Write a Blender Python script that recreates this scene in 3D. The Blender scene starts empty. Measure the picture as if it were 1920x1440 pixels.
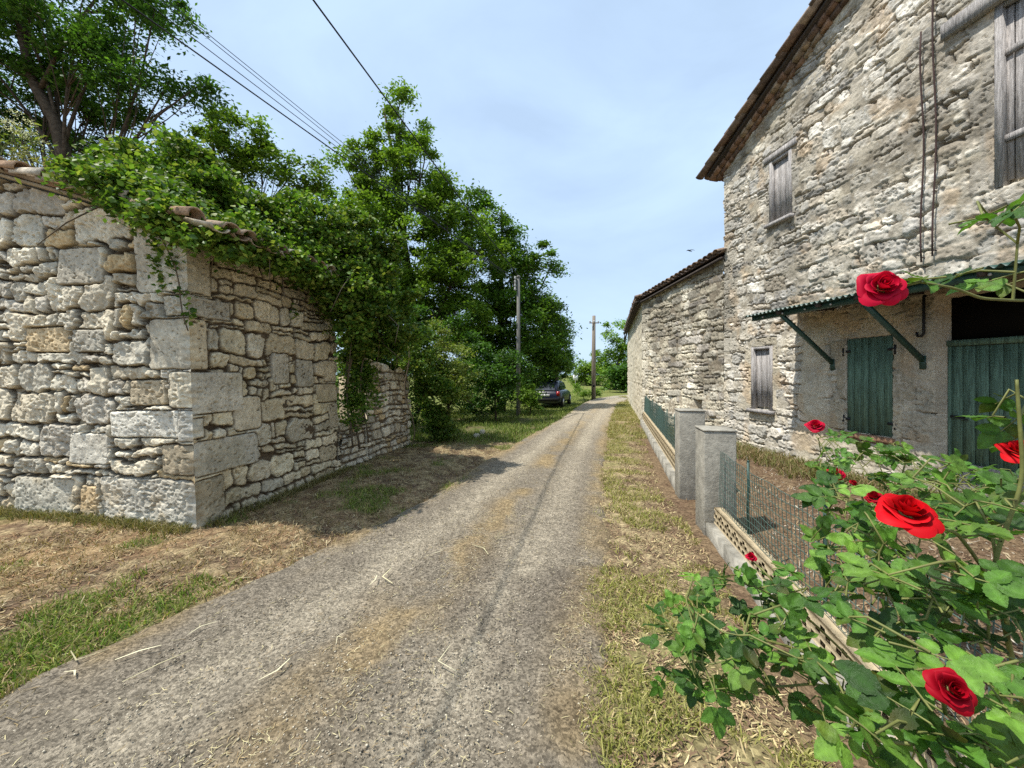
import bpy, math, random
import numpy as np
from mathutils import Vector, Matrix

# ------------------------------------------------------------------ camera, sky, sun, exposure
S = bpy.context.scene
COL = S.collection
F_PX, HOR, EYE = 720.0, 700.0, 1.55          # focal length and horizon row in photo pixels, eye height in metres
cam_d = bpy.data.cameras.new('camera'); cam = bpy.data.objects.new('camera', cam_d); COL.objects.link(cam)
cam_d.sensor_width = 36.0; cam_d.lens = 36.0 * F_PX / 1920.0
cam_d.shift_y = -(720.0 - HOR) / 1920.0
cam.location = (0, 0, EYE); cam.rotation_euler = (math.pi / 2, 0, 0)
cam_d.clip_start = 0.05; cam_d.clip_end = 2000
S.camera = cam

SUN_EL, SUN_AZ = math.radians(63), math.radians(14)     # light travels towards +X, a little +Y
L = Vector((math.cos(SUN_AZ) * math.cos(SUN_EL), math.sin(SUN_AZ) * math.cos(SUN_EL), -math.sin(SUN_EL)))
sd = bpy.data.lights.new('sun', 'SUN'); sd.energy = 5.0; sd.angle = math.radians(0.5); sd.color = (1.0, 0.955, 0.88)
so = bpy.data.objects.new('sun', sd); COL.objects.link(so)
so.rotation_euler = L.to_track_quat('-Z', 'Y').to_euler(); so.location = (-10, -5, 20)

W = bpy.data.worlds.new('World'); S.world = W; W.use_nodes = True
nt = W.node_tree; nt.nodes.clear()
out = nt.nodes.new('ShaderNodeOutputWorld'); bg = nt.nodes.new('ShaderNodeBackground')
sky = nt.nodes.new('ShaderNodeTexSky'); sky.sky_type = 'NISHITA'; sky.sun_disc = False
sky.sun_elevation = SUN_EL; sky.sun_rotation = math.atan2(-L.x, -L.y)
sky.air_density = 1.0; sky.dust_density = 2.2; sky.ozone_density = 1.0; sky.altitude = 100
# thin high cirrus: real cloud cover in the sky dome, by direction
tc = nt.nodes.new('ShaderNodeTexCoord'); mp = nt.nodes.new('ShaderNodeMapping'); mp.inputs['Scale'].default_value = (1.2, 2.6, 3.2)
mp.inputs['Rotation'].default_value = (0.2, 0.35, 0.6)
nz = nt.nodes.new('ShaderNodeTexNoise'); nz.inputs['Scale'].default_value = 1.1; nz.inputs['Detail'].default_value = 7; nz.inputs['Roughness'].default_value = 0.55
nz.inputs['Distortion'].default_value = 0.5
rp = nt.nodes.new('ShaderNodeValToRGB'); rp.color_ramp.elements[0].position = 0.40; rp.color_ramp.elements[0].color = (0.60, 0.60, 0.60, 1)
rp.color_ramp.elements[1].position = 0.72; rp.color_ramp.elements[1].color = (0.85, 0.85, 0.85, 1)
mx = nt.nodes.new('ShaderNodeMix'); mx.data_type = 'RGBA'
mx.inputs['B'].default_value = (5.9, 7.8, 10.2, 1)
nt.links.new(tc.outputs['Generated'], mp.inputs['Vector']); nt.links.new(mp.outputs['Vector'], nz.inputs['Vector'])
nt.links.new(nz.outputs['Fac'], rp.inputs['Fac']); nt.links.new(rp.outputs['Color'], mx.inputs['Factor'])
nt.links.new(sky.outputs['Color'], mx.inputs['A']); nt.links.new(mx.outputs['Result'], bg.inputs['Color'])
bg.inputs['Strength'].default_value = 0.115
nt.links.new(bg.outputs['Background'], out.inputs['Surface'])
S.view_settings.view_transform = 'Standard'; S.view_settings.look = 'None'; S.view_settings.gamma = 1
S.view_settings.exposure = 0.18
S.render.engine = 'CYCLES'
S.cycles.max_bounces = 6; S.cycles.diffuse_bounces = 3; S.cycles.glossy_bounces = 2; S.cycles.transmission_bounces = 3; S.cycles.transparent_max_bounces = 4
S.cycles.use_denoising = False

# ------------------------------------------------------------------ helpers
R = np.random.RandomState
def PX(x, y, d):                                # photo pixel + distance along the view axis -> point
    return np.array([(x - 960) / F_PX * d, d, EYE - (y - HOR) / F_PX * d])

def vnoise(u, v, scale, seed):
    r = R(seed); T = r.rand(256, 256)
    a = u / scale + 100.37; b = v / scale + 57.11
    i = np.floor(a).astype(int); j = np.floor(b).astype(int); fa = a - i; fb = b - j
    fa = fa * fa * (3 - 2 * fa); fb = fb * fb * (3 - 2 * fb)
    i0, i1, j0, j1 = i % 256, (i + 1) % 256, j % 256, (j + 1) % 256
    return (T[i0, j0] * (1 - fa) + T[i1, j0] * fa) * (1 - fb) + (T[i0, j1] * (1 - fa) + T[i1, j1] * fa) * fb
def fbm(u, v, scale, seed, n=4, g=0.5):
    s = 0; a = 1; t = 0
    for k in range(n):
        s = s + a * vnoise(u, v, scale / 2 ** k, seed + k * 17); t += a; a *= g
    return s / t
def sstep(a, b, x):
    t = np.clip((x - a) / (b - a), 0, 1); return t * t * (3 - 2 * t)

def np_mesh(name, V, faces, mat, parent=None, col=None, smooth=False):
    """V (N,3); faces = array or list of arrays of polygons; col (N,3) linear colours per vertex."""
    if isinstance(faces, np.ndarray): faces = [faces]
    faces = [np.asarray(f, dtype=np.int32) for f in faces if len(f)]
    me = bpy.data.meshes.new(name)
    V = np.asarray(V, dtype=np.float32)
    me.vertices.add(len(V)); me.vertices.foreach_set('co', V.ravel())
    loops = np.concatenate([f.ravel() for f in faces])
    sizes = np.concatenate([np.full(len(f), f.shape[1], dtype=np.int32) for f in faces])
    starts = np.concatenate([[0], np.cumsum(sizes)[:-1]]).astype(np.int32)
    me.loops.add(len(loops)); me.loops.foreach_set('vertex_index', loops)
    me.polygons.add(len(sizes)); me.polygons.foreach_set('loop_start', starts)
    try: me.polygons.foreach_set('loop_total', sizes)
    except Exception: pass
    if smooth: me.polygons.foreach_set('use_smooth', np.ones(len(sizes), dtype=bool))
    if col is not None:
        a = me.attributes.new('Col', 'FLOAT_COLOR', 'POINT')
        c = np.ones((len(V), 4), dtype=np.float32); c[:, :3] = np.clip(col, 0, 1); a.data.foreach_set('color', c.ravel())
    me.update(calc_edges=True)
    me.materials.append(mat)
    o = bpy.data.objects.new(name, me); COL.objects.link(o)
    if parent is not None: o.parent = parent
    return o

class MB:                                        # a small mesh builder
    def __init__(s): s.v = []; s.f = {}; s.n = 0; s.c = []; s.col = None
    def add(s, V, *Fs):
        V = np.asarray(V, dtype=float)
        for Fa in Fs:
            Fa = np.asarray(Fa, dtype=int)
            if len(Fa): s.f.setdefault(Fa.shape[1], []).append(Fa + s.n)
        s.v.append(V); s.n += len(V)
        if s.col is not None: s.c.append(np.tile(np.asarray(s.col, float), (len(V), 1)))
    def hexa(s, P8):                             # 8 corners: bottom 4, top 4
        s.add(P8, [[3, 2, 1, 0], [4, 5, 6, 7], [0, 1, 5, 4], [1, 2, 6, 5], [2, 3, 7, 6], [3, 0, 4, 7]])
    def box(s, c, size, rz=0.0):
        hx, hy, hz = np.array(size) / 2; p = np.array([[-hx, -hy, -hz], [hx, -hy, -hz], [hx, hy, -hz], [-hx, hy, -hz], [-hx, -hy, hz], [hx, -hy, hz], [hx, hy, hz], [-hx, hy, hz]])
        ca, sa = math.cos(rz), math.sin(rz)
        p = np.stack([p[:, 0] * ca - p[:, 1] * sa, p[:, 0] * sa + p[:, 1] * ca, p[:, 2]], 1) + np.array(c); s.hexa(p)
    def bar(s, a, b, w, h, up=(0, 0, 1)):        # rectangular bar from a to b
        a = np.array(a, float); b = np.array(b, float); d = b - a; d /= np.linalg.norm(d)
        x = np.cross(d, up); x /= np.linalg.norm(x); z = np.cross(x, d); x *= w / 2; z *= h / 2
        s.hexa([a - x - z, a + x - z, b + x - z, b - x - z, a - x + z, a + x + z, b + x + z, b - x + z])
    def tube(s, pts, rad, n=6, cap=True):
        pts = np.asarray(pts, float); m = len(pts); rad = np.broadcast_to(np.asarray(rad, float), (m,))
        t = np.gradient(pts, axis=0) if m > 2 else np.tile(pts[1] - pts[0], (2, 1))
        t /= np.linalg.norm(t, axis=1)[:, None] + 1e-9
        ref = np.array([0, 0, 1.0]) if abs(t[:, 2]).mean() < 0.8 else np.array([1.0, 0, 0])
        x = np.cross(t, ref); x /= np.linalg.norm(x, axis=1)[:, None] + 1e-9; y = np.cross(x, t)
        a = np.arange(n) / n * 2 * math.pi
        V = pts[:, None] + rad[:, None, None] * (np.cos(a)[None, :, None] * x[:, None] + np.sin(a)[None, :, None] * y[:, None])
        i = np.arange(m - 1)[:, None] * n; j = np.arange(n)[None]; k = (j + 1) % n
        Fq = np.stack([i + j, i + k, i + n + k, i + n + j], -1).reshape(-1, 4)
        s.add(V.reshape(-1, 3), Fq)
        if cap and n > 2:
            s.f.setdefault(n, []).append(np.array([np.arange(n)[::-1]]) + s.n - m * n)
            s.f[n].append(np.array([np.arange(n)]) + s.n - n)
    def lathe(s, c, prof, n=12):                 # profile [(r,z)...] round a vertical axis
        s.tube([(c[0], c[1], c[2] + z + 1e-5 * i) for i, (r, z) in enumerate(prof)], [max(r, 1e-4) for r, z in prof], n)
    def build(s, name, mat, parent=None, smooth=False):
        return np_mesh(name, np.concatenate(s.v), [np.concatenate(x) for x in s.f.values()], mat, parent, np.concatenate(s.c) if s.c else None, smooth)

def tag(o, label=None, cat=None, group=None, kind=None):
    if label: o['label'] = label
    if cat: o['category'] = cat
    if group: o['group'] = group
    if kind: o['kind'] = kind
    return o
def thing(name, loc, label, cat, group=None):
    o = bpy.data.objects.new(name, None); COL.objects.link(o); o.location = loc; o.empty_display_size = 0.2
    return tag(o, label, cat, group)
def under(o, root):                              # parent keeping world coordinates of the mesh
    o.parent = root; o.matrix_parent_inverse = Matrix.Translation(root.location).inverted(); return o

# ------------------------------------------------------------------ materials
def mat(name, base=(.5, .5, .5), rough=.8, attr=False, var=0.0, vscale=8, bump=0.0, bscale=30, spec=0.3, trans=0.0, metal=0.0, speck=None, stretch=(1, 1, 1)):
    m = bpy.data.materials.new(name); m.use_nodes = True; n = m.node_tree; k = n.nodes; k.clear()
    o = k.new('ShaderNodeOutputMaterial'); p = k.new('ShaderNodeBsdfPrincipled')
    p.inputs['Roughness'].default_value = rough; p.inputs['Specular IOR Level'].default_value = spec; p.inputs['Metallic'].default_value = metal
    t = k.new('ShaderNodeTexCoord'); mp = k.new('ShaderNodeMapping'); mp.inputs['Scale'].default_value = stretch
    n.links.new(t.outputs['Object'], mp.inputs['Vector'])
    if attr:
        a = k.new('ShaderNodeAttribute'); a.attribute_name = 'Col'; c = a.outputs['Color']
    else:
        a = k.new('ShaderNodeRGB'); a.outputs[0].default_value = (*base, 1); c = a.outputs[0]
    def mulnoise(c, scale, lo, hi, kind='noise', detail=5):
        if kind == 'noise':
            z = k.new('ShaderNodeTexNoise'); z.inputs['Scale'].default_value = scale; z.inputs['Detail'].default_value = detail; z.inputs['Roughness'].default_value = .65; f = z.outputs['Fac']
        else:
            z = k.new('ShaderNodeTexVoronoi'); z.inputs['Scale'].default_value = scale; sp = k.new('ShaderNodeSeparateColor'); n.links.new(z.outputs['Color'], sp.inputs[0]); f = sp.outputs[0]
        n.links.new(mp.outputs['Vector'], z.inputs['Vector'])
        r = k.new('ShaderNodeMapRange'); r.inputs['From Min'].default_value = .3 if kind == 'noise' else 0; r.inputs['From Max'].default_value = .7 if kind == 'noise' else 1
        r.inputs['To Min'].default_value = lo; r.inputs['To Max'].default_value = hi
        n.links.new(f, r.inputs['Value'])
        q = k.new('ShaderNodeVectorMath'); q.operation = 'SCALE'; n.links.new(c, q.inputs[0]); n.links.new(r.outputs[0], q.inputs['Scale'])
        return q.outputs[0]
    if var: c = mulnoise(c, vscale, 1 - var, 1 + var)
    if speck:
        for sc, lo, hi in speck: c = mulnoise(c, sc, lo, hi, 'vor')
    n.links.new(c, p.inputs['Base Color'])
    if bump:
        z = k.new('ShaderNodeTexNoise'); z.inputs['Scale'].default_value = bscale; z.inputs['Detail'].default_value = 6; z.inputs['Roughness'].default_value = .7
        n.links.new(mp.outputs['Vector'], z.inputs['Vector'])
        b = k.new('ShaderNodeBump'); b.inputs['Strength'].default_value = min(bump, 1); b.inputs['Distance'].default_value = .02
        n.links.new(z.outputs['Fac'], b.inputs['Height']); n.links.new(b.outputs['Normal'], p.inputs['Normal'])
    if trans:
        tr = k.new('ShaderNodeBsdfTranslucent'); g = k.new('ShaderNodeVectorMath'); g.operation = 'MULTIPLY'; g.inputs[1].default_value = (1.25, 1.35, .6)
        n.links.new(c, g.inputs[0]); n.links.new(g.outputs[0], tr.inputs['Color'])
        ms = k.new('ShaderNodeMixShader'); ms.inputs[0].default_value = trans
        n.links.new(p.outputs[0], ms.inputs[1]); n.links.new(tr.outputs[0], ms.inputs[2]); n.links.new(ms.outputs[0], o.inputs['Surface'])
    else: n.links.new(p.outputs[0], o.inputs['Surface'])
    return m

M = dict(
    stone=mat('limestone', attr=True, rough=.92, var=.22, vscale=28, bump=.55, bscale=45, spec=.15),
    ground=mat('earth', attr=True, rough=.97, var=.35, vscale=22, bump=.9, bscale=35, spec=.05, speck=[(60, .6, 1.35)]),
    road=mat('gravel', attr=True, rough=.95, var=.22, vscale=10, bump=.9, bscale=70, spec=.1, speck=[(95, .52, 1.46), (45, .8, 1.2)]),
    leaf=mat('leaf', attr=True, rough=.5, spec=.3, trans=.38),
    rose_leaf=mat('rose_leaf', attr=True, rough=.40, spec=.36, trans=.3, var=.22, vscale=45, bump=.35, bscale=120),
    petal=mat('rose_petal', attr=True, rough=.6, spec=.15, trans=.25),
    blade=mat('grass_blade', attr=True, rough=.7, spec=.15, trans=.25),
    bit=mat('dry_bits', attr=True, rough=.85, spec=.1),
    bark=mat('bark', (.09, .07, .05), rough=.95, var=.5, vscale=14, bump=1, bscale=25, spec=.1),
    twig=mat('green_cane', (.16, .17, .05), rough=.6, var=.3, vscale=25),
    vine=mat('vine_stem', (.13, .10, .065), rough=.9, var=.4, vscale=30),
    tile=mat('clay_tile', attr=True, rough=.9, var=.45, vscale=14, bump=.6, bscale=60, spec=.1),
    greywood=mat('weathered_wood', (.40, .375, .355), rough=.9, var=.5, vscale=9, bump=.8, bscale=22, spec=.1, stretch=(7, 7, .6)),
    darkwood=mat('dark_wood', (.07, .055, .045), rough=.9, var=.4, vscale=8, bump=.6, bscale=20, stretch=(5, 5, 1)),
    greenwood=mat('green_paint', (.12, .20, .145), rough=.75, var=.55, vscale=6, bump=.4, bscale=20, stretch=(9, 9, .6)),
    greenmetal=mat('green_metal', (.03, .075, .06), rough=.45, var=.3, vscale=10, spec=.4),
    wire=mat('green_wire', (.075, .125, .105), rough=.45, spec=.4),
    iron=mat('black_iron', (.02, .02, .022), rough=.6),
    rust=mat('rusty_iron', (.06, .035, .03), rough=.8, var=.4, vscale=20),
    concrete=mat('concrete', (.32, .30, .25), rough=.95, var=.35, vscale=9, bump=.5, bscale=40, spec=.1),
    claustra=mat('cream_block', (.48, .39, .25), rough=.9, var=.22, vscale=14, bump=.4, bscale=60, spec=.1),
    dark=mat('dark_interior', (.012, .011, .01), rough=1, spec=0),
    plaster=mat('plaster', (.42, .36, .26), rough=.95, var=.25, vscale=6, bump=.4, bscale=30, spec=.1),
    cable=mat('black_cable', (.015, .015, .016), rough=.6),
    polec=mat('concrete_pole', (.17, .165, .145), rough=.9, var=.2, vscale=6),
    polew=mat('wooden_pole', (.24, .20, .155), rough=.9, var=.35, vscale=6, stretch=(6, 6, .5)),
    porcelain=mat('porcelain', (.5, .5, .48), rough=.3),
    carpaint=mat('dark_blue_paint', (.012, .016, .035), rough=.25, spec=.6),
    glass=mat('car_glass', (.03, .035, .045), rough=.08, spec=.8),
    rubber=mat('rubber', (.015, .015, .015), rough=.9),
    rim=mat('rim_metal', (.5, .5, .52), rough=.35, metal=.8),
    redlamp=mat('red_lens', (.35, .01, .01), rough=.2, spec=.6),
    white=mat('white_paint', (.75, .75, .73), rough=.6),
    bird=mat('bird_feathers', (.012, .012, .015), rough=.7),
)

# ------------------------------------------------------------------ stone walls as real relief
class Frame:
    def __init__(s, O, du, n, batter=0.0): s.O = np.array(O, float); s.du = np.array(du, float); s.n = np.array(n, float); s.b = batter
    def P(s, u, v, h=0.0):
        u, v, h = np.broadcast_arrays(np.asarray(u, float), np.asarray(v, float), np.asarray(h, float)); h = h - s.b * v
        return np.stack([s.O[0] + s.du[0] * u + s.n[0] * h, s.O[1] + s.du[1] * u + s.n[1] * h, v], -1)
    def box(s, mb, u0, u1, v0, v1, h0, h1):
        c = [(u0, v0, h0), (u1, v0, h0), (u1, v0, h1), (u0, v0, h1), (u0, v1, h0), (u1, v1, h0), (u1, v1, h1), (u0, v1, h1)]
        mb.hexa([s.P(*q) for q in c])

def layout(u0, u1, v0, v1, r, hs, ws, psplit):
    out = []; v = v0
    while v < v1:
        h = r.uniform(*hs); u = u0 - r.uniform(0, ws[0])
        while u < u1:
            w = r.uniform(ws[0], ws[1]) * (0.7 + 0.5 * h / hs[1])
            if r.rand() < psplit and h > hs[0] * 1.15:
                k = r.randint(2, 4) if h > .24 else 2; cut = np.sort(r.uniform(.22, .78, k - 1)); cut = np.concatenate([[0], cut, [1]])
                for a, b in zip(cut[:-1], cut[1:]):
                    q = 1 if (b - a) * h < .07 and w < .3 else r.randint(1, 4)
                    cu = np.concatenate([[0], np.sort(r.uniform(.2, .8, q - 1)), [1]])
                    for c, d in zip(cu[:-1], cu[1:]):
                        out.append((u + c * w, u + d * w, v + a * h, v + b * h))
            else: out.append((u, u + w, v, v + h))
            u += w
        v += h
    return out

def stone_wall(name, fr, Wd, top, res, seed, parent, stones, palette, weights, mortar, fixed=(), recess=(), plaster=None, plaster_col=(.42, .37, .28),
               stain=None, amp=.05, joint=.012, edge=.035, warp=.03, c0=None, eshift=0.0, v0=-.12, pits=.35, tonev=.18, flush=0.0, slot=.54, relief=1.0, depth=.03):
    r = R(seed)
    nu = int(Wd / res) + 1; H = float(np.max(top(np.linspace(0, Wd, 60)))); nv = int((H - v0) / res) + 1
    u1 = np.linspace(0, Wd, nu); U = np.repeat(u1[:, None], nv, 1)
    V = v0 + (top(u1)[:, None] - v0) * np.linspace(0, 1, nv)[None]
    wu = (fbm(U, V, .35, seed + 1, 3) - .5) * warp * 2.6 + (fbm(U, V, .07, seed + 2, 2) - .5) * warp * .7
    wv = (fbm(U, V, .45, seed + 3, 3) - .5) * warp * 2.2 + (fbm(U, V, .06, seed + 4, 2) - .5) * warp * .8
    A, B = U + wu, V + wv
    h = (fbm(U, V, .05, seed + 5, 3) - .5) * .022
    om = sstep(slot, slot + .08, fbm(U * .85, V * 1.25, .2, seed + 31, 3)); h = (h + flush * amp) * (1 - om) + (h - depth) * om
    mort = np.array(mortar); C = mort[None, None] * (.75 + .5 * fbm(U, V, .15, seed + 6, 3))[..., None]
    n1 = fbm(U, V, .16, seed + 7, 4); n2 = fbm(U, V, .035, seed + 8, 3); n3 = vnoise(U, V, .022, seed + 9); n4 = fbm(U, V, .7, seed + 10, 3)
    fixmask = np.zeros(U.shape, bool)
    allst = [(s, True) for s in fixed] + [((*s, None), False) for s in stones]
    pal = np.array(palette); best = np.full(U.shape, -1.0)
    for st, isfix in allst:
        a0, a1, b0, b1 = st[:4]; colr = st[4]
        X, Y = (U + wu * .25, V + wv * .25) if isfix else (A, B)
        m = .12
        iu0, iu1 = np.searchsorted(u1, [a0 - m, a1 + m]); iu1 = min(iu1 + 1, nu)
        if iu1 - iu0 < 2: continue
        tt = top(u1[iu0:iu1]); f0 = (b0 - m - v0) / (tt.max() - v0); f1 = (b1 + m - v0) / (tt.min() - v0)
        j0 = max(0, int(f0 * (nv - 1))); j1 = min(nv, int(f1 * (nv - 1)) + 2)
        if j1 - j0 < 2: continue
        sl = (slice(iu0, iu1), slice(j0, j1)); x = X[sl]; y = Y[sl]
        jj = joint * r.uniform(.5, 1.6); hx, hy = (a1 - a0) / 2 - jj, (b1 - b0) / 2 - jj
        if hx < .008 or hy < .008: continue
        rr = min(hx, hy) * (r.uniform(.15, .35) if isfix else r.uniform(.3, .85))
        qx = np.abs(x - (a0 + a1) / 2) - hx + rr; qy = np.abs(y - (b0 + b1) / 2) - hy + rr
        sdf = np.hypot(np.maximum(qx, 0), np.maximum(qy, 0)) + np.minimum(np.maximum(qx, qy), 0) - rr
        e = edge * r.uniform(.5, 1.1) * (.55 if isfix else 1)
        t = np.clip(-sdf / e, 0, 1); ins = sdf < 0
        if isfix: fixmask[sl] |= sdf < jj
        else: ins &= ~fixmask[sl]
        am = amp * (r.uniform(.75, 1.0) if isfix else r.uniform(.45, 1.25))
        cx, cy = (a0 + a1) / 2, (b0 + b1) / 2
        ti = (x - cx) * r.uniform(-.12, .12) + (y - cy) * r.uniform(-.14, .10)
        ro = (.35 if isfix else 1)
        hs = am * np.sqrt(1 - (1 - t) ** 2) + ti * ro * np.minimum(t * 2, 1) + ((n1[sl] - .5) * .075 * relief + (n2[sl] - .5) * .030) * ro * np.minimum(t * 2, 1)
        pd = r.rand() * pits
        hs = hs - np.where(n3[sl] > .93 - pd * .35, .022 * t, 0)
        base = pal[r.choice(len(pal), p=weights)] if colr is None else np.array(colr)
        base = base * r.uniform(1 - tonev, 1 + tonev)
        cc = base[None, None] * (.72 + .56 * n1[sl])[..., None] * (.8 + .4 * n2[sl])[..., None]
        k = (np.clip(-sdf / (.35 * e), 0, 1) * ins)[..., None]
        up = ins & (hs > h[sl])
        C[sl] = np.where(up[..., None], C[sl] * (1 - k) + cc * k, C[sl]); h[sl] = np.where(up, hs, h[sl])
    if plaster is not None:
        p = np.clip(plaster(U, V) + (fbm(U, V, .3, seed + 20, 4) - .5) * 2.0, 0, 1) * (1 - .8 * fixmask)
        ph = amp * .85 + (n1 - .5) * .035 + (n2 - .5) * .012
        h = h * (1 - p) + np.maximum(ph, h * .55 + amp * .35) * p
        pc = np.array(plaster_col)[None, None] * (.62 + .5 * n1 + .3 * n4)[..., None]
        q = (p * .85)[..., None]; C = C * (1 - q) + pc * q
    if stain is not None:
        for fn, sc in stain:
            q = np.clip(fn(U, V), 0, 1)[..., None]; C = C * (1 - q) + C * np.array(sc)[None, None] * q
    for (a0, a1, b0, b1, dep) in recess:
        mk = (U > a0) & (U < a1) & (V > b0) & (V < b1); h = np.where(mk, -dep, h)
    Ue = U.copy()
    if c0 is not None:                            # neat shared corner at u = 0
        cv = c0(V); bl = np.exp(-(U / .045) ** 2); h = h * (1 - bl) + cv * bl; Ue = Ue - cv * np.exp(-(U / .03) ** 2)
    Ue = Ue + eshift * V * (1 - U / Wd)
    P = fr.P(Ue, V, h)
    idx = np.arange(nu * nv).reshape(nu, nv)
    a, b, c, d = idx[:-1, :-1], idx[1:, :-1], idx[1:, 1:], idx[:-1, 1:]
    flip = fr.du[0] * fr.n[1] - fr.du[1] * fr.n[0] > 0
    q = np.stack([a, d, c, b] if flip else [a, b, c, d], -1).reshape(-1, 4)
    return np_mesh(name, P.reshape(-1, 3), q, M['stone'], parent, C.reshape(-1, 3), True)

# ------------------------------------------------------------------ clay roof tiles
def tile_field(mb, O, ac, dn, ncol, nrow, pitch=.2, expo=.34, length=.46, rad=.095, seed=0, gone=None, palette=None):
    """cover tiles (half cones) over channel tiles; O = upper corner, ac = across, dn = down the slope"""
    r = R(seed); O = np.array(O, float); ac = np.array(ac, float); dn = np.array(dn, float)
    nn = np.cross(ac, dn); nn = nn if nn[2] > 0 else -nn; nn /= np.linalg.norm(nn)
    pal = np.array(palette if palette is not None else [(.30, .17, .105), (.36, .24, .15), (.22, .15, .11), (.42, .33, .24), (.28, .25, .2)])
    for kind in (0, 1):
        for i in range(ncol):
            for j in range(nrow):
                if gone is not None and gone(i, j, r): continue
                x0 = (i + (.5 if kind else 0)) * pitch + r.normal(0, .006); s0 = j * expo + r.normal(0, .012); tw = r.normal(0, .012)
                mb.col = pal[r.randint(len(pal))] * r.uniform(.7, 1.2)
                a = np.linspace(0, math.pi, 8); V = []
                for (s_, rr_, lift) in ((s0, rad * .78, 0.0 if kind else .0), (s0 + length, rad, .035)):
                    for th_ in (0, .014):
                        q = rr_ - th_
                        if kind: p = np.stack([np.cos(a) * q, np.sin(a) * q * .8], 1)
                        else: p = np.stack([np.cos(a) * q, -np.sin(a) * q * .6 + .02], 1)
                        lf = lift if kind else lift * .5
                        V.append(O + ac * (x0 + p[:, :1] + tw * (s_ - s0)) + dn * s_ + nn * (p[:, 1:] + lf + .03))
                V = np.concatenate(V); F4 = []
                for t in range(7):
                    F4 += [[t, t + 1, 16 + t + 1, 16 + t], [8 + t + 1, 8 + t, 24 + t, 24 + t + 1], [16 + t, 17 + t, 25 + t, 24 + t], [t + 1, t, 8 + t, 9 + t]]
                F4 += [[0, 16, 24, 8], [7, 15, 31, 23]]
                mb.add(V, F4)
    mb.col = None

# ------------------------------------------------------------------ leaf clouds
def leaf_cloud(pos, size, r, cols, ratio=.5, up=.95, out=None, fold=.25):
    """every leaf a folded diamond of two triangles"""
    n = len(pos); size = np.broadcast_to(np.asarray(size, float), (n,)) * r.uniform(.6, 1.3, n)
    nrm = r.normal(0, 1, (n, 3)); nrm[:, 2] = np.abs(nrm[:, 2]) + up
    if out is not None: nrm += out
    nrm /= np.linalg.norm(nrm, axis=1)[:, None]
    d = r.normal(0, 1, (n, 3)); d[:, 2] -= .5; d -= nrm * (d * nrm).sum(1)[:, None]; d /= np.linalg.norm(d, axis=1)[:, None] + 1e-9
    s = np.cross(nrm, d); L_ = size[:, None]
    a = pos - d * L_ * .5; b = pos + d * L_ * .5
    w = ratio * .5 * L_
    l = pos + s * w + nrm * w * fold; q = pos - s * w + nrm * w * fold
    V = np.stack([a, l, b, q], 1).reshape(-1, 3); i = np.arange(n)[:, None] * 4
    Fq = np.concatenate([i + np.array([[0, 2, 1]]), i + np.array([[0, 3, 2]])])
    cols = np.array(cols); t = r.rand(n) * (len(cols) - 1); k = np.minimum(t.astype(int), len(cols) - 2); f = (t - k)[:, None]
    c = cols[k] * (1 - f) + cols[k + 1] * f; c = c * r.uniform(.75, 1.25, n)[:, None]
    return V, Fq, np.repeat(c, 4, 0)

def lobe(x, y, d, rp, sq=1.0, deep=1.0):
    return (PX(x, y, d), np.array([rp * d / F_PX, rp * d / F_PX * deep, rp * d / F_PX * sq]))

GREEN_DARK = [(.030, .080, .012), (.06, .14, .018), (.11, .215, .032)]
GREEN_MID = [(.072, .14, .018), (.14, .24, .026), (.225, .33, .046)]
GREEN_LIGHT = [(.085, .18, .02), (.17, .29, .032), (.26, .38, .06)]
GREEN_OLIVE = [(.09, .145, .024), (.18, .235, .04), (.28, .30, .085)]

def crown(lobes, n_clump, n_leaf, cl_r, r, shell=.45):
    """clump centres in the lobes, and gaussian leaf positions round them"""
    w = np.array([l[1][0] ** 2 for l in lobes]); w = w / w.sum(); cs = []; ps = []; own = []
    for k, (c, rad) in enumerate(lobes):
        m = max(2, int(round(n_clump * w[k])))
        d = r.normal(0, 1, (m, 3)); d /= np.linalg.norm(d, axis=1)[:, None]
        cc = c + d * rad * (r.rand(m, 1) ** shell); cs.append(cc); own += [k] * m
    cs = np.concatenate(cs); m = len(cs); ln = max(3, int(n_leaf / m))
    sc = cl_r * r.uniform(.55, 1.35, m)
    off = r.normal(0, 1, (m, ln, 3)) * sc[:, None, None] * np.array([1, 1, .6]) * .55
    off[..., 2] -= .12 * (off[..., 0] ** 2 + off[..., 1] ** 2) / cl_r
    ps = (cs[:, None] + off).reshape(-1, 3)
    tone = np.repeat(r.uniform(.72, 1.25, m), ln)
    return cs, ps, tone, own

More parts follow.
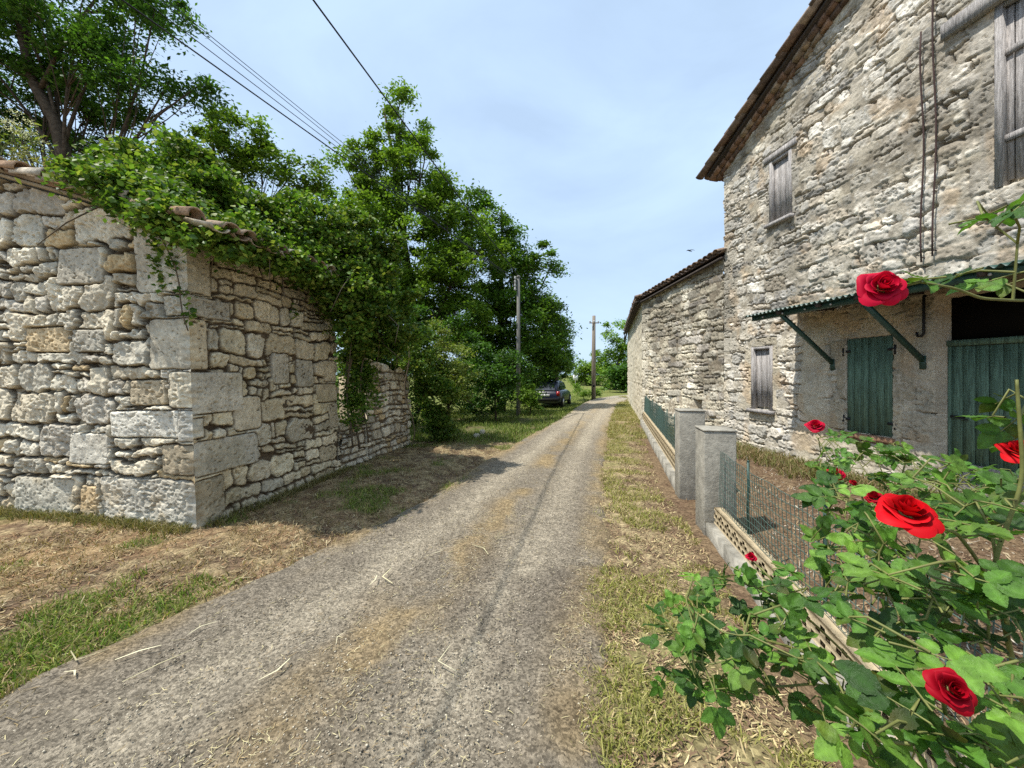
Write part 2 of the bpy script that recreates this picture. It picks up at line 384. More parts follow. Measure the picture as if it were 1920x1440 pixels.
def tree(name, label, cat, base, lobes, n_clump, n_leaf, leaf, cl_r, cols, trunk_r, seed, group=None, trunk_pts=None, ratio=.5, twigs=True, stems=1):
    r = R(seed); base = np.array(base, float); root = thing(name, base, label, cat, group)
    cs, ps, tone, own = crown(lobes, n_clump, n_leaf, cl_r, r)
    ps = ps[ps[:, 2] > .03]; tone = tone[:len(ps)]
    V, Fq, c = leaf_cloud(ps, leaf, r, cols, ratio); c = c * np.repeat(tone, 4)[:, None]
    under(np_mesh('crown' if cat == 'tree' else 'foliage', V, Fq, M['leaf'], None, c), root)
    mb = MB(); C = np.array([l[0] for l in lobes]); topz = C[:, 2].max()
    if trunk_pts is None:
        cx = C[np.argsort(C[:, 2])[-max(1, len(C) // 3):]].mean(0)
        trunk_pts = [base + (np.array([cx[0], cx[1], topz]) - base) * np.array([t ** 1.3, t ** 1.3, t]) + np.array([r.normal(0, .05), r.normal(0, .05), 0]) * (0 < t < 1) for t in np.linspace(0, 1, 8)]
    tp = np.array(trunk_pts); nT = len(tp)
    mb.tube(tp, trunk_r * np.linspace(1.15, .22, nT) ** 1.0, 8)
    for k, (c_, rad) in enumerate(lobes):
        zt = base[2] + (c_[2] - base[2]) * r.uniform(.45, .75); j = np.interp(zt, tp[:, 2], np.arange(nT)); a = np.array([np.interp(j, np.arange(nT), tp[:, q]) for q in range(3)])
        mid = (a + c_) / 2 + r.normal(0, .12, 3) * np.linalg.norm(c_ - a) * .5; mid[2] += .05
        ss = np.linspace(0, 1, 6)[:, None]; pts = (1 - ss) ** 2 * a + 2 * ss * (1 - ss) * mid + ss ** 2 * c_
        mb.tube(pts, np.linspace(trunk_r * .30, trunk_r * .08, 6), 6)
        if twigs:
            mine = [i for i in range(len(cs)) if own[i] == k]
            for i in mine[:14]:
                q = cs[i]; s0 = pts[r.randint(2, 6)]; m2 = (s0 + q) / 2 + r.normal(0, .08, 3) * rad[0]
                mb.tube(np.array([s0, m2, q]), [trunk_r * .12, trunk_r * .08, trunk_r * .03], 4)
    under(mb.build('trunk' if cat == 'tree' else 'stems', M['bark'], None, True), root)
    return root

# ------------------------------------------------------------------ ground and road
NODES = np.array([(-4.6, -6, -1.6, -6), (-2.9, .3, 0.05, .4), (-2.02, 2.6, .55, 2.6), (-1.42, 3.6, .82, 3.7), (-.82, 5.2, 1.2, 5.3), (-.35, 6.76, 1.62, 6.9), (.2, 8.7, 2.12, 8.8),
                  (1.5, 12.4, 3.05, 12.3), (3.7, 19.6, 5.3, 19.6), (5.2, 24.0, 6.9, 22.8), (8, 27.6, 9.5, 24.8), (13, 30, 14, 27), (26, 33, 26, 30)], float)
tN = np.concatenate([[0], np.cumsum(np.hypot(np.diff(NODES[:, 2]), np.diff(NODES[:, 3])))])
def road_edges(t): return [np.interp(t, tN, NODES[:, k]) for k in range(4)]
YL = lambda y: np.interp(y, NODES[:10, 1], NODES[:10, 0])
YR = lambda y: np.interp(y, NODES[:10, 3], NODES[:10, 2])
FEN = lambda y: np.where(y < 4.6, 1.86 + .197 * (y - 3.72), 2.03 + .287 * (y - 4.9))     # fence line
def gz(x, y):                                   # ground height
    x = np.asarray(x, float); y = np.asarray(y, float)
    z = (fbm(x, y, 1.4, 51, 3) - .5) * .05
    z = z + .05 * sstep(0, 1, YL(y) - x) * sstep(14, 6, y)
    z = z + .10 * sstep(.3, 1.2, x - FEN(y)) * sstep(13, 10, y) * sstep(-2, 0, y)
    z = z - .32 * sstep(14, 19, y) * sstep(.8, -1.2, x - YL(y)) 
    return z
xs = np.concatenate([-np.geomspace(300, 6.2, 46), np.arange(-6, 4.2, .028), np.geomspace(4.25, 300, 70)])
ys = np.concatenate([[-300, -100, -40, -15, -6, -3, -1, 0, .4], np.arange(.7, 5.5, .03), np.geomspace(5.55, 30, 230), np.geomspace(31, 300, 30)])
GX, GY = np.meshgrid(xs, ys, indexing='ij')
near = (np.abs(GX) < 60) & (np.abs(GY) < 60)
n_a, n_b, n_c = fbm(GX, GY, .5, 61, 4), fbm(GX, GY, .09, 62, 3), fbm(GX, GY, 2.2, 63, 3)
GZ = gz(GX, GY) + np.where(near & (GY < 20), (n_b - .5) * .035, 0)
soil, straw, rust_l, grn, olive = [np.array(c) for c in [(.145, .10, .065), (.36, .285, .16), (.30, .185, .10), (.065, .10, .02), (.16, .16, .05)]]
def mixc(a, b, t): return a * (1 - t[..., None]) + b * t[..., None]
dl = YL(GY) - GX; dr = GX - YR(GY); df = GX - FEN(GY)
Cg = mixc(soil[None, None], straw[None, None], sstep(.35, .65, n_b * .6 + n_a * .4))
Cg = mixc(Cg, rust_l, sstep(.35, .6, n_a) * .6 * (dl > 0) * sstep(7, 3, GY))
green_l = sstep(.35, .6, n_a + .30 * sstep(3.2, 2.4, GY) * (dl > 0) * sstep(1.2, .8, dl) - .2 + .40 * sstep(7.5, 9, GY) * (dl > 0))
Cg = mixc(Cg, grn, green_l * .75 * (dl > -.3))
Cg = mixc(Cg, straw * .9, sstep(.4, .6, n_a) * .7 * (dr > -.2) * (df < 0))
Cg = mixc(Cg, olive, sstep(.5, .62, n_c * .5 + n_a * .5) * .6 * (dr > -.2) * (df < -.2))
Cg = mixc(Cg, soil * np.array([1.0, .95, .9]), sstep(-.55, -.1, df) * .8 * (df < 3) * (GY < 13))
Cg = mixc(Cg, (grn * .6 + olive * .7), sstep(15, 20, GY + n_a * 3) * .9)
i = np.arange(GX.size).reshape(GX.shape)
gro = np_mesh('ground', np.stack([GX, GY, GZ], -1).reshape(-1, 3), np.stack([i[:-1, :-1], i[1:, :-1], i[1:, 1:], i[:-1, 1:]], -1).reshape(-1, 4), M['ground'], None, Cg.reshape(-1, 3), True)
tag(gro, kind='structure')

tt = np.concatenate([np.arange(3, 12.5, .03), np.geomspace(12.55, tN[-1], 260)])
ker = np.hanning(61); ker /= ker.sum()
E = [np.convolve(np.pad(e, 30, mode='edge'), ker, 'valid') for e in road_edges(tt)]
aa = np.linspace(-.09, 1.09, 110)
RX = E[0][:, None] * (1 - aa) + E[2][:, None] * aa; RY = E[1][:, None] * (1 - aa) + E[3][:, None] * aa
wl = (fbm(RX, RY, .5, 71, 4) - .5) * .16; a_ = aa[None] + wl * np.exp(-((np.minimum(aa, 1 - aa)) / .12) ** 2)[None]
edge = np.minimum(a_, 1 - a_)
rz = gz(RX, RY) * sstep(-.05, .3, edge) + .03 * sstep(-.06, .02, edge) - .03 * sstep(0, -.09, edge)
rut = np.exp(-((aa - .29) / .11) ** 2) + np.exp(-((aa - .75) / .10) ** 2)
m1, m2, m3 = fbm(RX, RY, .35, 72, 4), fbm(RX, RY, .06, 73, 3), fbm(RX * 1.0, RY * .35, .5, 74, 4)
rz = rz - .018 * rut[None] + (m1 - .5) * .018 + (m2 - .5) * .012 + .004
grav, dust, lit, dk = [np.array(c) for c in [(.205, .175, .132), (.375, .325, .24), (.285, .21, .11), (.12, .10, .078)]]
Cr = np.broadcast_to(grav, (*RX.shape, 3)).copy()
Cr = mixc(Cr, dust, np.clip(rut[None] * (.55 + .9 * (m3 - .35)), 0, .9))
litm = np.exp(-((aa - .52) / .10) ** 2)[None] + .8 * sstep(.14, .0, edge)
Cr = mixc(Cr, lit, np.clip(litm * sstep(.35, .6, m1 * .5 + m3 * .5) * 1.1, 0, .85))
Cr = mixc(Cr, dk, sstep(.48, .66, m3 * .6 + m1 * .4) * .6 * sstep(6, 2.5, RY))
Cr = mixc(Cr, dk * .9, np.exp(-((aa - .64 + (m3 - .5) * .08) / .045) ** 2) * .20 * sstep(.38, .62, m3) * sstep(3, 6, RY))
Cr = mixc(Cr, dust, sstep(8, 14, RY) * .6)
i = np.arange(RX.size).reshape(RX.shape)
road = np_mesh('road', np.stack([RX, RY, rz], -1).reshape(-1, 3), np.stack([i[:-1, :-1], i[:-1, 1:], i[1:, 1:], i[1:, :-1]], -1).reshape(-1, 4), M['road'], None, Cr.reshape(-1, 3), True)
tag(road, kind='structure')

# ------------------------------------------------------------------ stone barn on the left
rv = np.array([.1904, .9817]); BC = np.array([-3.05, 3.72])
sideF = Frame(BC, rv, (.9817, -.1904), .045); frontF = Frame(BC, (-.9817, .1904), (-.1904, -.9817), .0)
barn = thing('stone_barn', (BC[0] - 2.4, BC[1] + 1.4, 0), 'old rubble limestone barn with tiled sloping roof half buried in ivy', 'barn')
PAL_B = [(.62, .55, .41), (.52, .48, .38), (.58, .45, .26), (.70, .64, .50), (.56, .51, .41)]
cshared = lambda V: .022 + (vnoise(V, V * 0, .13, 91) - .5) * .035 + (vnoise(V, V * 0, .035, 92) - .5) * .022
rB = R(11)
st = layout(-.1, 5.2, -.15, 5.0, rB, (.17, .36), (.2, .62), .55)
fixF = [(-.02, .60, 2.33, 3.0, (.58, .53, .42)), (-.02, .28, 2.10, 2.32, (.60, .55, .43)), (-.02, .46, 1.58, 2.09, (.62, .56, .43)), (-.02, .22, 1.20, 1.57, (.60, .53, .39)),
        (.12, .95, .90, 1.19, (.64, .60, .50)), (-.02, .13, .88, 1.19, (.64, .60, .50)), (-.02, .35, .55, .86, (.52, .43, .29)), (-.02, 1.12, .04, .52, (.60, .55, .44)), (1.15, 1.4, .02, .4, (.55, .44, .28)),
        (.24, .72, 1.22, 1.5, (.60, .50, .34)), (1.0, 1.62, 2.45, 2.85, (.58, .53, .42)), (.98, 1.5, .62, .95, (.6, .56, .46)), (1.45, 2.3, .06, .46, (.57, .53, .42)), (1.5, 2.1, 1.75, 2.05, (.55, .43, .26)), (1.0, 1.45, 1.75, 2.02, (.56, .52, .42))]
roofF = lambda u: 2.925 + .30 * u
f = stone_wall('front_wall', frontF, 5.0, roofF, .0105, 101, None, st, PAL_B, [.32, .20, .12, .28, .08], (.11, .085, .055), fixF, amp=.062, joint=.010, edge=.030, warp=.075, slot=.36, depth=.045, relief=1.15, c0=cshared, eshift=.045, pits=.9,
               stain=[(lambda u, v: sstep(.50, .72, fbm(u, v, .6, 301, 4)) * .5, (.66, .62, .57)), (lambda u, v: sstep(.58, .7, fbm(u, v, .25, 302, 4)) * .35 * sstep(.8, .2, v), (1.1, .85, .5))])
under(f, barn)
fixS = [(-.02, .22, 2.33, 2.88, (.52, .45, .32)), (-.02, .42, 2.10, 2.32, (.50, .45, .35)), (-.02, .16, 1.58, 2.09, (.55, .46, .31)), (-.02, .55, 1.14, 1.57, (.50, .45, .35)), (-.02, .1, .9, 1.12, (.62, .57, .45)),
        (.42, .8, .9, 1.3, (.53, .46, .33)), (-.02, .72, .52, .88, (.46, .42, .33)), (-.02, .3, .04, .5, (.44, .38, .27)), (1.72, 2.19, 1.12, 1.40, (.55, .47, .32)), (1.9, 2.19, 1.42, 1.75, (.58, .50, .35)), (1.98, 2.19, .72, 1.1, (.54, .47, .34)),
        (1.35, 1.7, 1.35, 1.75, (.52, .48, .38)), (.95, 1.25, 1.4, 1.8, (.5, .45, .35))]
st = layout(-.05, 2.25, -.15, 3.0, R(12), (.12, .30), (.14, .46), .45)
s = stone_wall('side_wall', sideF, 2.19, lambda u: 2.90 + 0 * u, .0105, 102, None, st, [(.62, .54, .37), (.57, .51, .38), (.67, .58, .41), (.56, .47, .31)], [.35, .2, .3, .15], (.11, .08, .05), fixS,
               amp=.03, joint=.009, edge=.022, warp=.06, c0=cshared, eshift=0.0, pits=.5, slot=.40, depth=.03, relief=.6, stain=[(lambda u, v: sstep(.5, .75, fbm(u, v, .5, 303, 4)) * .5, (.75, .72, .6))])
under(s, barn)
mb = MB()                                        # inner faces and far end of the barn
sideF.box(mb, .1, 2.17, -.1, 2.80, -.5, -.06); frontF.box(mb, .35, 5.0, -.1, 2.84, -.45, -.04)
Bk = lambda u, w: np.array([*(BC + rv * u + np.array([-.9817, .1904]) * w)])
for (u0, u1, w0, w1, hh) in [(1.9, 2.17, .4, 5.0, 2.9), (0.1, 2.17, 4.7, 5.0, 4.2)]:
    c = [Bk(u0, w0), Bk(u1, w0), Bk(u1, w1), Bk(u0, w1)]; mb.hexa([[*p, -.1] for p in c] + [[*p, hh] for p in c])
under(mb.build('inner_wall', M['plaster']), barn)
dn = np.array([.9817, -.1904, -.30]); dn /= np.linalg.norm(dn); Lr = 5.4
eave = np.array([*(BC + rv * -.13), 2.95]) + dn * .26
mb = MB(); mb.col = (.3, .2, .12)
palB = [(.36, .27, .19), (.42, .34, .25), (.28, .21, .16), (.48, .42, .33), (.33, .22, .14)]
tile_field(mb, eave - dn * Lr, [*rv, 0], dn, 12, 16, seed=5, pitch=.205, palette=palB)
under(mb.build('roof', M['tile']), barn)
mb = MB(); hz = lambda p, z: p + np.array([0, 0, z])
e0 = eave - dn * .05; rr3 = np.array([*rv, 0])
mb.hexa([hz(e0, -.03), hz(e0 + rr3 * 2.3, -.03), hz(e0 + rr3 * 2.3 - dn * Lr, -.03), hz(e0 - dn * Lr, -.03), e0, e0 + rr3 * 2.3, e0 + rr3 * 2.3 - dn * Lr, e0 - dn * Lr])
under(mb.build('roof_boards', M['plaster']), barn)
# broken verge tiles lying on the gable edge, each a half pipe stepped on the one below
mb = MB(); rV = R(9)
for k in range(14):
    p0 = eave - dn * (k * .37 + .5) + np.array([*(-rv), 0]) * .055; mb.col = np.array(palB[rV.randint(5)]) * rV.uniform(.9, 1.35)
    a = np.linspace(-.25, math.pi + .25, 9); Vv = []
    for s_, q, lf in ((0, .062, .04), (.47, .088, .0)):
        for th in (0, .016):
            x_ = np.cos(a) * (q - th); z_ = np.sin(a) * (q - th) + .045 + (0.045 if s_ > 0 else -.012)
            Vv.append(p0 + dn * s_ + np.array([*rv, 0]) * x_[:, None] + np.array([0, 0, 1.0]) * z_[:, None])
    Vv = np.concatenate(Vv); F4 = []
    for t in range(8): F4 += [[t, t + 1, 18 + t + 1, 18 + t], [9 + t + 1, 9 + t, 27 + t, 27 + t + 1], [18 + t, 19 + t, 28 + t, 27 + t], [t + 1, t, 9 + t, 10 + t]]
    mb.add(Vv, F4 + [[0, 18, 27, 9], [8, 17, 35, 26]])
mb.col = None
under(mb.build('verge_tiles', M['tile']), barn)

# ruined low wall past the opening
ruin = thing('ruined_wall', (*(BC + rv * 3.4), 0), 'low broken stone wall beyond the barn opening, draped in dark ivy', 'wall')
rF = Frame(BC + rv * 2.19, rv, (.9817, -.1904), .03)
def ruin_top(u):
    return np.where(u < .70, .68 + .12 * vnoise(u, u * 0, .2, 7), 1.72 - .13 * (u - .7) + .14 * vnoise(u, u * 0, .3, 8)) * np.where((u > .66) & (u < .74), 1, 1)
st = layout(-.05, 2.5, -.15, 2.2, R(13), (.10, .22), (.12, .34), .4)
f = stone_wall('wall', rF, 2.36, ruin_top, .014, 103, None, st, PAL_B, [.4, .2, .1, .2, .1], (.16, .125, .085), amp=.045, joint=.01, edge=.035, warp=.045)
under(f, ruin)
mb = MB(); rF.box(mb, .0, .68, -.1, .70, -.5, -.05); rF.box(mb, .74, 2.34, -.1, 1.5, -.5, -.05)
under(mb.build('core', M['plaster']), ruin)
# rubble at its foot
rb = R(21)
def rock(mb, c, s, r, col):
    n = 7; th = np.linspace(0, math.pi, n); ph = np.arange(9) / 9 * 2 * math.pi
    ax = r.uniform(.6, 1.2, 3) * np.array([1, 1, .75]); V = []
    for t in th:
        for p in ph:
            d = np.array([math.sin(t) * math.cos(p), math.sin(t) * math.sin(p), math.cos(t)])
            d = np.sign(d) * np.abs(d) ** .7
            V.append(np.array(c) + d * ax * s * (1 + r.normal(0, .07)))
    i = np.arange(n - 1)[:, None] * 9; j = np.arange(9)[None]; k = (j + 1) % 9
    mb.col = np.array(col) * r.uniform(.8, 1.15); mb.add(V, np.stack([i + j, i + 9 + j, i + 9 + k, i + k], -1).reshape(-1, 4)); mb.col = None
for k, (x, y, d, s_, lb) in enumerate([(905, 812, 9.4, .12, 'largest pale fallen stone in the grass where the verge meets the road'), (893, 820, 9.0, .08, 'mid sized fallen stone in front of the largest one'), (915, 822, 9.3, .06, 'smallest fallen stone, right beside the road edge')]):
    mb = MB(); p = PX(x, y, d); p[2] = gz(p[0], p[1]) + s_ * .4; rock(mb, p, s_, rb, PAL_B[k % 4])
    tag(mb.build('fallen_stone', M['stone'], None, True), lb, 'stone', 'fallen stones by the shrub')

# ------------------------------------------------------------------ the tall house on the right
HC = 5.546
hd = np.array([-.124, .9923]); hn = np.array([-.9923, -.124])
Yx = lambda x: HC / ((x - 960) / F_PX + .125)
HO = np.array([HC - .125 * .5, .5]); hF = Frame(HO, hd, hn, 0.0)
hu = lambda x: (Yx(x) - .5) / .9923
hv = lambda y, Y: EYE - (y - HOR) / F_PX * Y
HW = 7.71; RU = 2.1
htop = lambda u: np.where(u > RU, 5.96 + .4145 * (HW - u), 5.96 + .4145 * (HW - RU) - .4145 * (RU - u))
house = thing('stone_house', (HO[0] + 2.6, 4.3, 0), 'tall rubble stone house with gable roof, green awning, door and shutters', 'house')
def hb(x0, x1, y0, y1):
    Y = (Yx(x0) + Yx(x1)) / 2; return (hu(x1), hu(x0), hv(y1, Y), hv(y0, Y))
PAL_H = [(.58, .535, .455), (.48, .455, .40), (.53, .47, .375), (.69, .65, .565), (.42, .40, .36)]
WIN_G, WIN_S, WIN_A, DOOR, ATT = hb(1412, 1450, 650, 768), hb(1588, 1676, 632, 814), hb(1446, 1486, 292, 412), (2.62, 4.018, -.1, 2.44), (hu(2010), hu(1872), 3.47, 5.35)
def pad(b, a, c, d=None): return (b[0] - a, b[1] + a, b[2] - (c if d is None else d), b[3] + c)
fixH = []
def surround(b, wj, hl, hs_, cj, seed, nj=3):
    r = R(seed); u0, u1, v0, v1 = b
    fixH.append((u0 - wj * .8, u1 + wj * .8, v1 + .005, v1 + hl, cj)); fixH.append((u0 - wj * .6, u1 + wj * .6, v0 - hs_, v0 - .005, cj))
    vs = np.linspace(v0, v1, nj + 1)
    for k in range(nj):
        for sgn in (0, 1):
            w = wj * (1.25 if (k + sgn) % 2 else .7)
            fixH.append((u0 - w, u0 - .004, vs[k], vs[k + 1], np.array(cj) * r.uniform(.85, 1.1)) if sgn == 0 else (u1 + .004, u1 + w, vs[k], vs[k + 1], np.array(cj) * r.uniform(.85, 1.1)))
surround(WIN_S, .20, .27, .10, (.47, .41, .30), 1); surround(WIN_G, .15, .16, .22, (.52, .46, .35), 2); surround(WIN_A, .12, .14, .12, (.42, .39, .33), 3); surround(ATT, .18, .12, .14, (.48, .44, .37), 4, 5)
for k in range(7):
    w = .22 if k % 2 else .36
    fixH.append((DOOR[1] + .003, DOOR[1] + w, k * .36, (k + 1) * .36, np.array((.50, .45, .35)) * (.9 + .06 * (k % 3))))
    fixH.append((HW - (.2 if k % 2 else .38), HW + .02, k * .3 + 2.0, (k + 1) * .3 + 2.0, (.50, .46, .38)))
fixH.append((DOOR[0] - .2, DOOR[1] + .3, DOOR[3], DOOR[3] + .2, (.36, .31, .24)))
rcs = lambda b, d: (b[0], b[1], b[2], b[3], d)
st = layout(-.1, HW + .1, -.15, 8.5, R(31), (.12, .30), (.16, .48), .34)
plas = lambda u, v: .95 * sstep(hu(1488), hu(1515), u) * sstep(2.55, 2.3, v) + .22 * sstep(.3, .0, htop(u) - v - .45) - .35 * (1 - sstep(2.2, 2.5, v) * 0) * 0
f = stone_wall('wall', hF, HW, lambda u: htop(u) - .02, .0155, 104, None, st, PAL_H, [.32, .2, .12, .22, .14], (.46, .415, .335), fixH, [rcs(WIN_S, .06), rcs(WIN_G, .10), rcs(WIN_A, .08), rcs(DOOR, .19), rcs(ATT, .08)],
               plaster=plas, plaster_col=(.54, .48, .36), amp=.034, joint=.006, edge=.028, warp=.06, pits=.9, flush=.62, slot=.50, relief=.6, depth=.055, v0=-.2,
               stain=[(lambda u, v: sstep(.40, .62, fbm(u, v, .9, 311, 4)) * .75 * sstep(1.8, 3.0, v), (.58, .575, .565)), (lambda u, v: sstep(.5, .62, fbm(u, v, .16, 312, 4)) * .6 * sstep(1.8, 3.2, v), (.55, .53, .50)), (lambda u, v: sstep(.62, .72, fbm(u, v, .4, 313, 3)) * .4, (1.05, .82, .6))])
under(f, house)
mb = MB()                                        # solid body behind the relief
def prism(mb, fr, prof, h0, h1):
    n = len(prof); V = [fr.P(u, v, h0) for u, v in prof] + [fr.P(u, v, h1) for u, v in prof]
    mb.add(V, [[i, (i + 1) % n, n + (i + 1) % n, n + i] for i in range(n)]); mb.f.setdefault(n, []).append(np.array([np.arange(n)[::-1], np.arange(n) + n]) + mb.n - 2 * n)
gab = [(-1.0, -.1), (HW - .02, -.1), (HW - .02, 5.9), (RU, 8.2), (-1.0, 6.9)]
prism(mb, hF, gab, -6, -.25); hF.box(mb, HW - .3, HW - .02, -.1, 5.9, -.25, -.02); hF.box(mb, -1.0, .02, -.1, 6.9, -.25, -.01)
under(mb.build('inner_wall', M['plaster']), house)
# roof: boards, tiles, stepped tile course under the verge
dh = np.array([hd[0], hd[1], -.4145]); dh /= np.linalg.norm(dh)
ridge = hF.P(RU, 8.285 + .10, .27); back3 = np.array([*(-hn), 0])
mb = MB(); tile_field(mb, ridge, back3, dh, 14, 19, seed=6, palette=[(.20, .135, .10), (.25, .18, .13), (.16, .12, .095), (.29, .23, .18)])
for i_ in range(0): pass
under(mb.build('roof', M['tile']), house)
mb = MB()
def slab(p, a, b, t): mb.hexa([p - [0, 0, t], p + a - [0, 0, t], p + a + b - [0, 0, t], p + b - [0, 0, t], p, p + a, p + a + b, p + b])
slab(hF.P(RU, 8.285 + .055, .22), dh * (HW - RU + .30) * 1.08, back3 * 6.2, .045)
dh2 = np.array([-hd[0], -hd[1], -.4145]); dh2 /= np.linalg.norm(dh2)
slab(hF.P(RU, 8.285 + .055, .22), dh2 * 5, back3 * 6.2, .045)
under(mb.build('roof_boards', M['darkwood']), house)
mb = MB(); rT = R(17)
for row, (o0, o1, dz0, dz1) in enumerate([(-.02, .085, -.17, -.085), (-.02, .165, -.085, .0)]):
    u = RU + rT.uniform(0, .1)
    while u < HW + .18:
        w = rT.uniform(.11, .17); mb.col = np.array([(.20, .125, .085), (.27, .17, .11), (.15, .105, .08), (.30, .23, .16)][rT.randint(4)]) * rT.uniform(.8, 1.15)
        t_ = lambda uu: 5.96 + .4145 * (HW - uu)
        g = .010; dd = rT.normal(0, .006)
        c = [(u + g, o0, dz0), (u + w - g, o0, dz0), (u + w - g, o1 + dd, dz0 + .012), (u + g, o1 + dd, dz0 + .012), (u + g, o0, dz1), (u + w - g, o0, dz1), (u + w - g, o1 + dd, dz1 - .006), (u + g, o1 + dd, dz1 - .006)]
        mb.hexa([hF.P(a, t_(a) + z, o) for a, o, z in c]); u += w
mb.col = None
under(mb.build('verge_course', M['tile']), house)

def planks(b, n, h0, h1, fr, r, mb, gap=.008, thick=.02, vj=0.0):
    us = np.linspace(b[0], b[1], n + 1)
    for k in range(n):
        o_ = r.uniform(-.004, .004); fr.box(mb, us[k] + gap / 2, us[k + 1] - gap / 2, b[2] + r.uniform(0, vj), b[3] - r.uniform(0, vj), h0 + o_, h0 + thick + o_)
rP = R(41)
def ppad(b, d): return (b[0] + d, b[1] - d, b[2] + d, b[3] - d)
# green shutters: two leaves with strap hinges
um = (WIN_S[0] + WIN_S[1]) / 2
sill = MB(); us_ = np.linspace(WIN_S[0] - .04, WIN_S[1] + .04, 8)
for k in range(7):
    sill.col = np.array((.36, .21, .13)) * rP.uniform(.75, 1.2); hF.box(sill, us_[k] + .004, us_[k + 1] - .004, WIN_S[2] - .09, WIN_S[2] - .005, -.05, .075)
sill.col = None
sl = tag(under(sill.build('window_sill', M['tile']), house), 'brick sill below the green shutters')
for (a, b) in ((WIN_S[0] + .01, um - .003), (um + .003, WIN_S[1] - .01)):
    mb = MB(); planks((a, b, WIN_S[2] + .01, WIN_S[3] - .01), 3, -.02, 0, hF, rP, mb, .006, .028)
    sh = tag(under(mb.build('shutter', M['greenwood']), house), 'green plank shutter leaf')
    for vv in (WIN_S[2] + .16, WIN_S[3] - .2):
        m2 = MB(); e = a if a < um - .1 else b; sg = 1 if a < um - .1 else -1
        hF.box(m2, *sorted((e - sg * .05, e + sg * .05)), vv, vv + .035, .008, .022); hF.box(m2, *sorted((e - sg * .055, e - sg * .03)), vv - .05, vv + .07, .0, .03)
        m2.build('hinge', M['iron'], sh)
# grey plank shutters
for b, n, nm, lb in ((WIN_G, 3, 'shutter', 'grey weathered plank shutter of the small ground floor window'), (WIN_A, 3, 'shutter', 'grey weathered plank shutter high under the verge'), (ATT, 6, 'loft_door', 'grey weathered plank loft door')):
    mb = MB(); planks(ppad(b, .035), n, -.05, 0, hF, rP, mb, .012, .025, .03)
    o = tag(under(mb.build(nm, M['greywood']), house), lb)
    mb = MB(); w = .05
    hF.box(mb, b[0] - .01, b[0] + w, b[2], b[3], -.07, .035); hF.box(mb, b[1] - w, b[1] + .01, b[2], b[3], -.07, .035); hF.box(mb, b[0] + w, b[1] - w, b[3] - w, b[3], -.07, .03)
    if nm == 'shutter': hF.box(mb, b[0] - .06, b[1] + .06, b[2] - .06, b[2] - .002, -.07, .10)
    q = mb.build('frame', M['greywood'], o)
    if nm == 'loft_door':
        for vv in (b[2] + .45, b[3] - .55):
            m2 = MB(); hF.box(m2, b[0] + .05, b[1] - .05, vv, vv + .07, -.024, .005); m2.build('batten', M['greywood'], o)
mb = MB(); hF.box(mb, ATT[0] - .3, ATT[1] + .42, ATT[3] + .0, ATT[3] + .17, -.05, .10)
tag(under(mb.build('lintel', M['greywood']), house), 'grey timber lintel over the loft door')
mb = MB(); hF.box(mb, WIN_A[0] - .12, WIN_A[1] + .12, WIN_A[3] + .01, WIN_A[3] + .12, -.05, .05)
tag(under(mb.build('lintel', M['greywood']), house), 'short timber lintel over the upper shutter')
# door
mb = MB(); db = (DOOR[0] + .05, DOOR[1] - .02, .52, 1.86); planks(db, 12, -.165, 0, hF, rP, mb, .010, .03)
door = tag(under(mb.build('door', M['greenwood']), house), 'green plank door under the awning')
def sub(mb, name, m, par, lab=None):
    return tag(mb.build(name, m, par), lab)
mb = MB(); planks((db[0], db[1], .06, .47), 12, -.165, 0, hF, rP, mb, .012, .03); hF.box(mb, db[0], db[1], .47, .53, -.16, -.105)
sub(mb, 'kick_boards', M['greywood'], door, 'grey boards across the foot of the door')
mb = MB(); hF.box(mb, DOOR[0], DOOR[1] - .005, 1.865, 1.93, -.17, -.10); hF.box(mb, DOOR[1] - .03, DOOR[1] - .003, 0, 1.865, -.17, -.12)
sub(mb, 'frame', M['greenwood'], door)
mb = MB(); hF.box(mb, DOOR[0], DOOR[1] - .005, 1.93, 2.43, -.185, -.17); sub(mb, 'transom', M['dark'], door)
mb = MB(); hF.box(mb, db[1] - .13, db[1] - .02, 1.04, 1.065, -.135, -.10); mb.tube([hF.P(db[1] - .10, 1.05, -.10), hF.P(db[1] - .10, 1.05, -.06), hF.P(db[1] - .2, 1.03, -.06)], .008, 6)
sub(mb, 'handle', M['iron'], door)
# hanging rods, hook, wall vent
for x, ya, yb, kk in ((1737, 60, 492, 0), (1760, -60, 480, 1)):
    Y = Yx(x); u = hu(x); va, vb = hv(yb, Y), hv(ya, Y); mb = MB()
    pts = [hF.P(u + .012 * math.sin(t * 9 + kk), va + (vb - va) * t, .062 + .010 * math.cos(t * 7)) for t in np.linspace(0, 1, 14)]
    mb.tube(pts, .009, 6)
    for t in (.02,): mb.tube([hF.P(u, va + (vb - va) * t, -.02), hF.P(u, va + (vb - va) * t, .06)], .008, 5)
    under(mb.build('hanging_rod', M['rust']), house)
mb = MB(); Y = Yx(1740); u = hu(1740); va, vb = hv(630, Y), hv(555, Y)
mb.tube([hF.P(u, vb, .06), hF.P(u, va + .03, .06), hF.P(u + .02, va, .06), hF.P(u + .06, va, .06), hF.P(u + .07, va + .05, .06)], .014, 7); mb.tube([hF.P(u, vb, .06), hF.P(u, vb, -.02)], .014, 7)
under(mb.build('iron_hook', M['iron'], None, True), house)

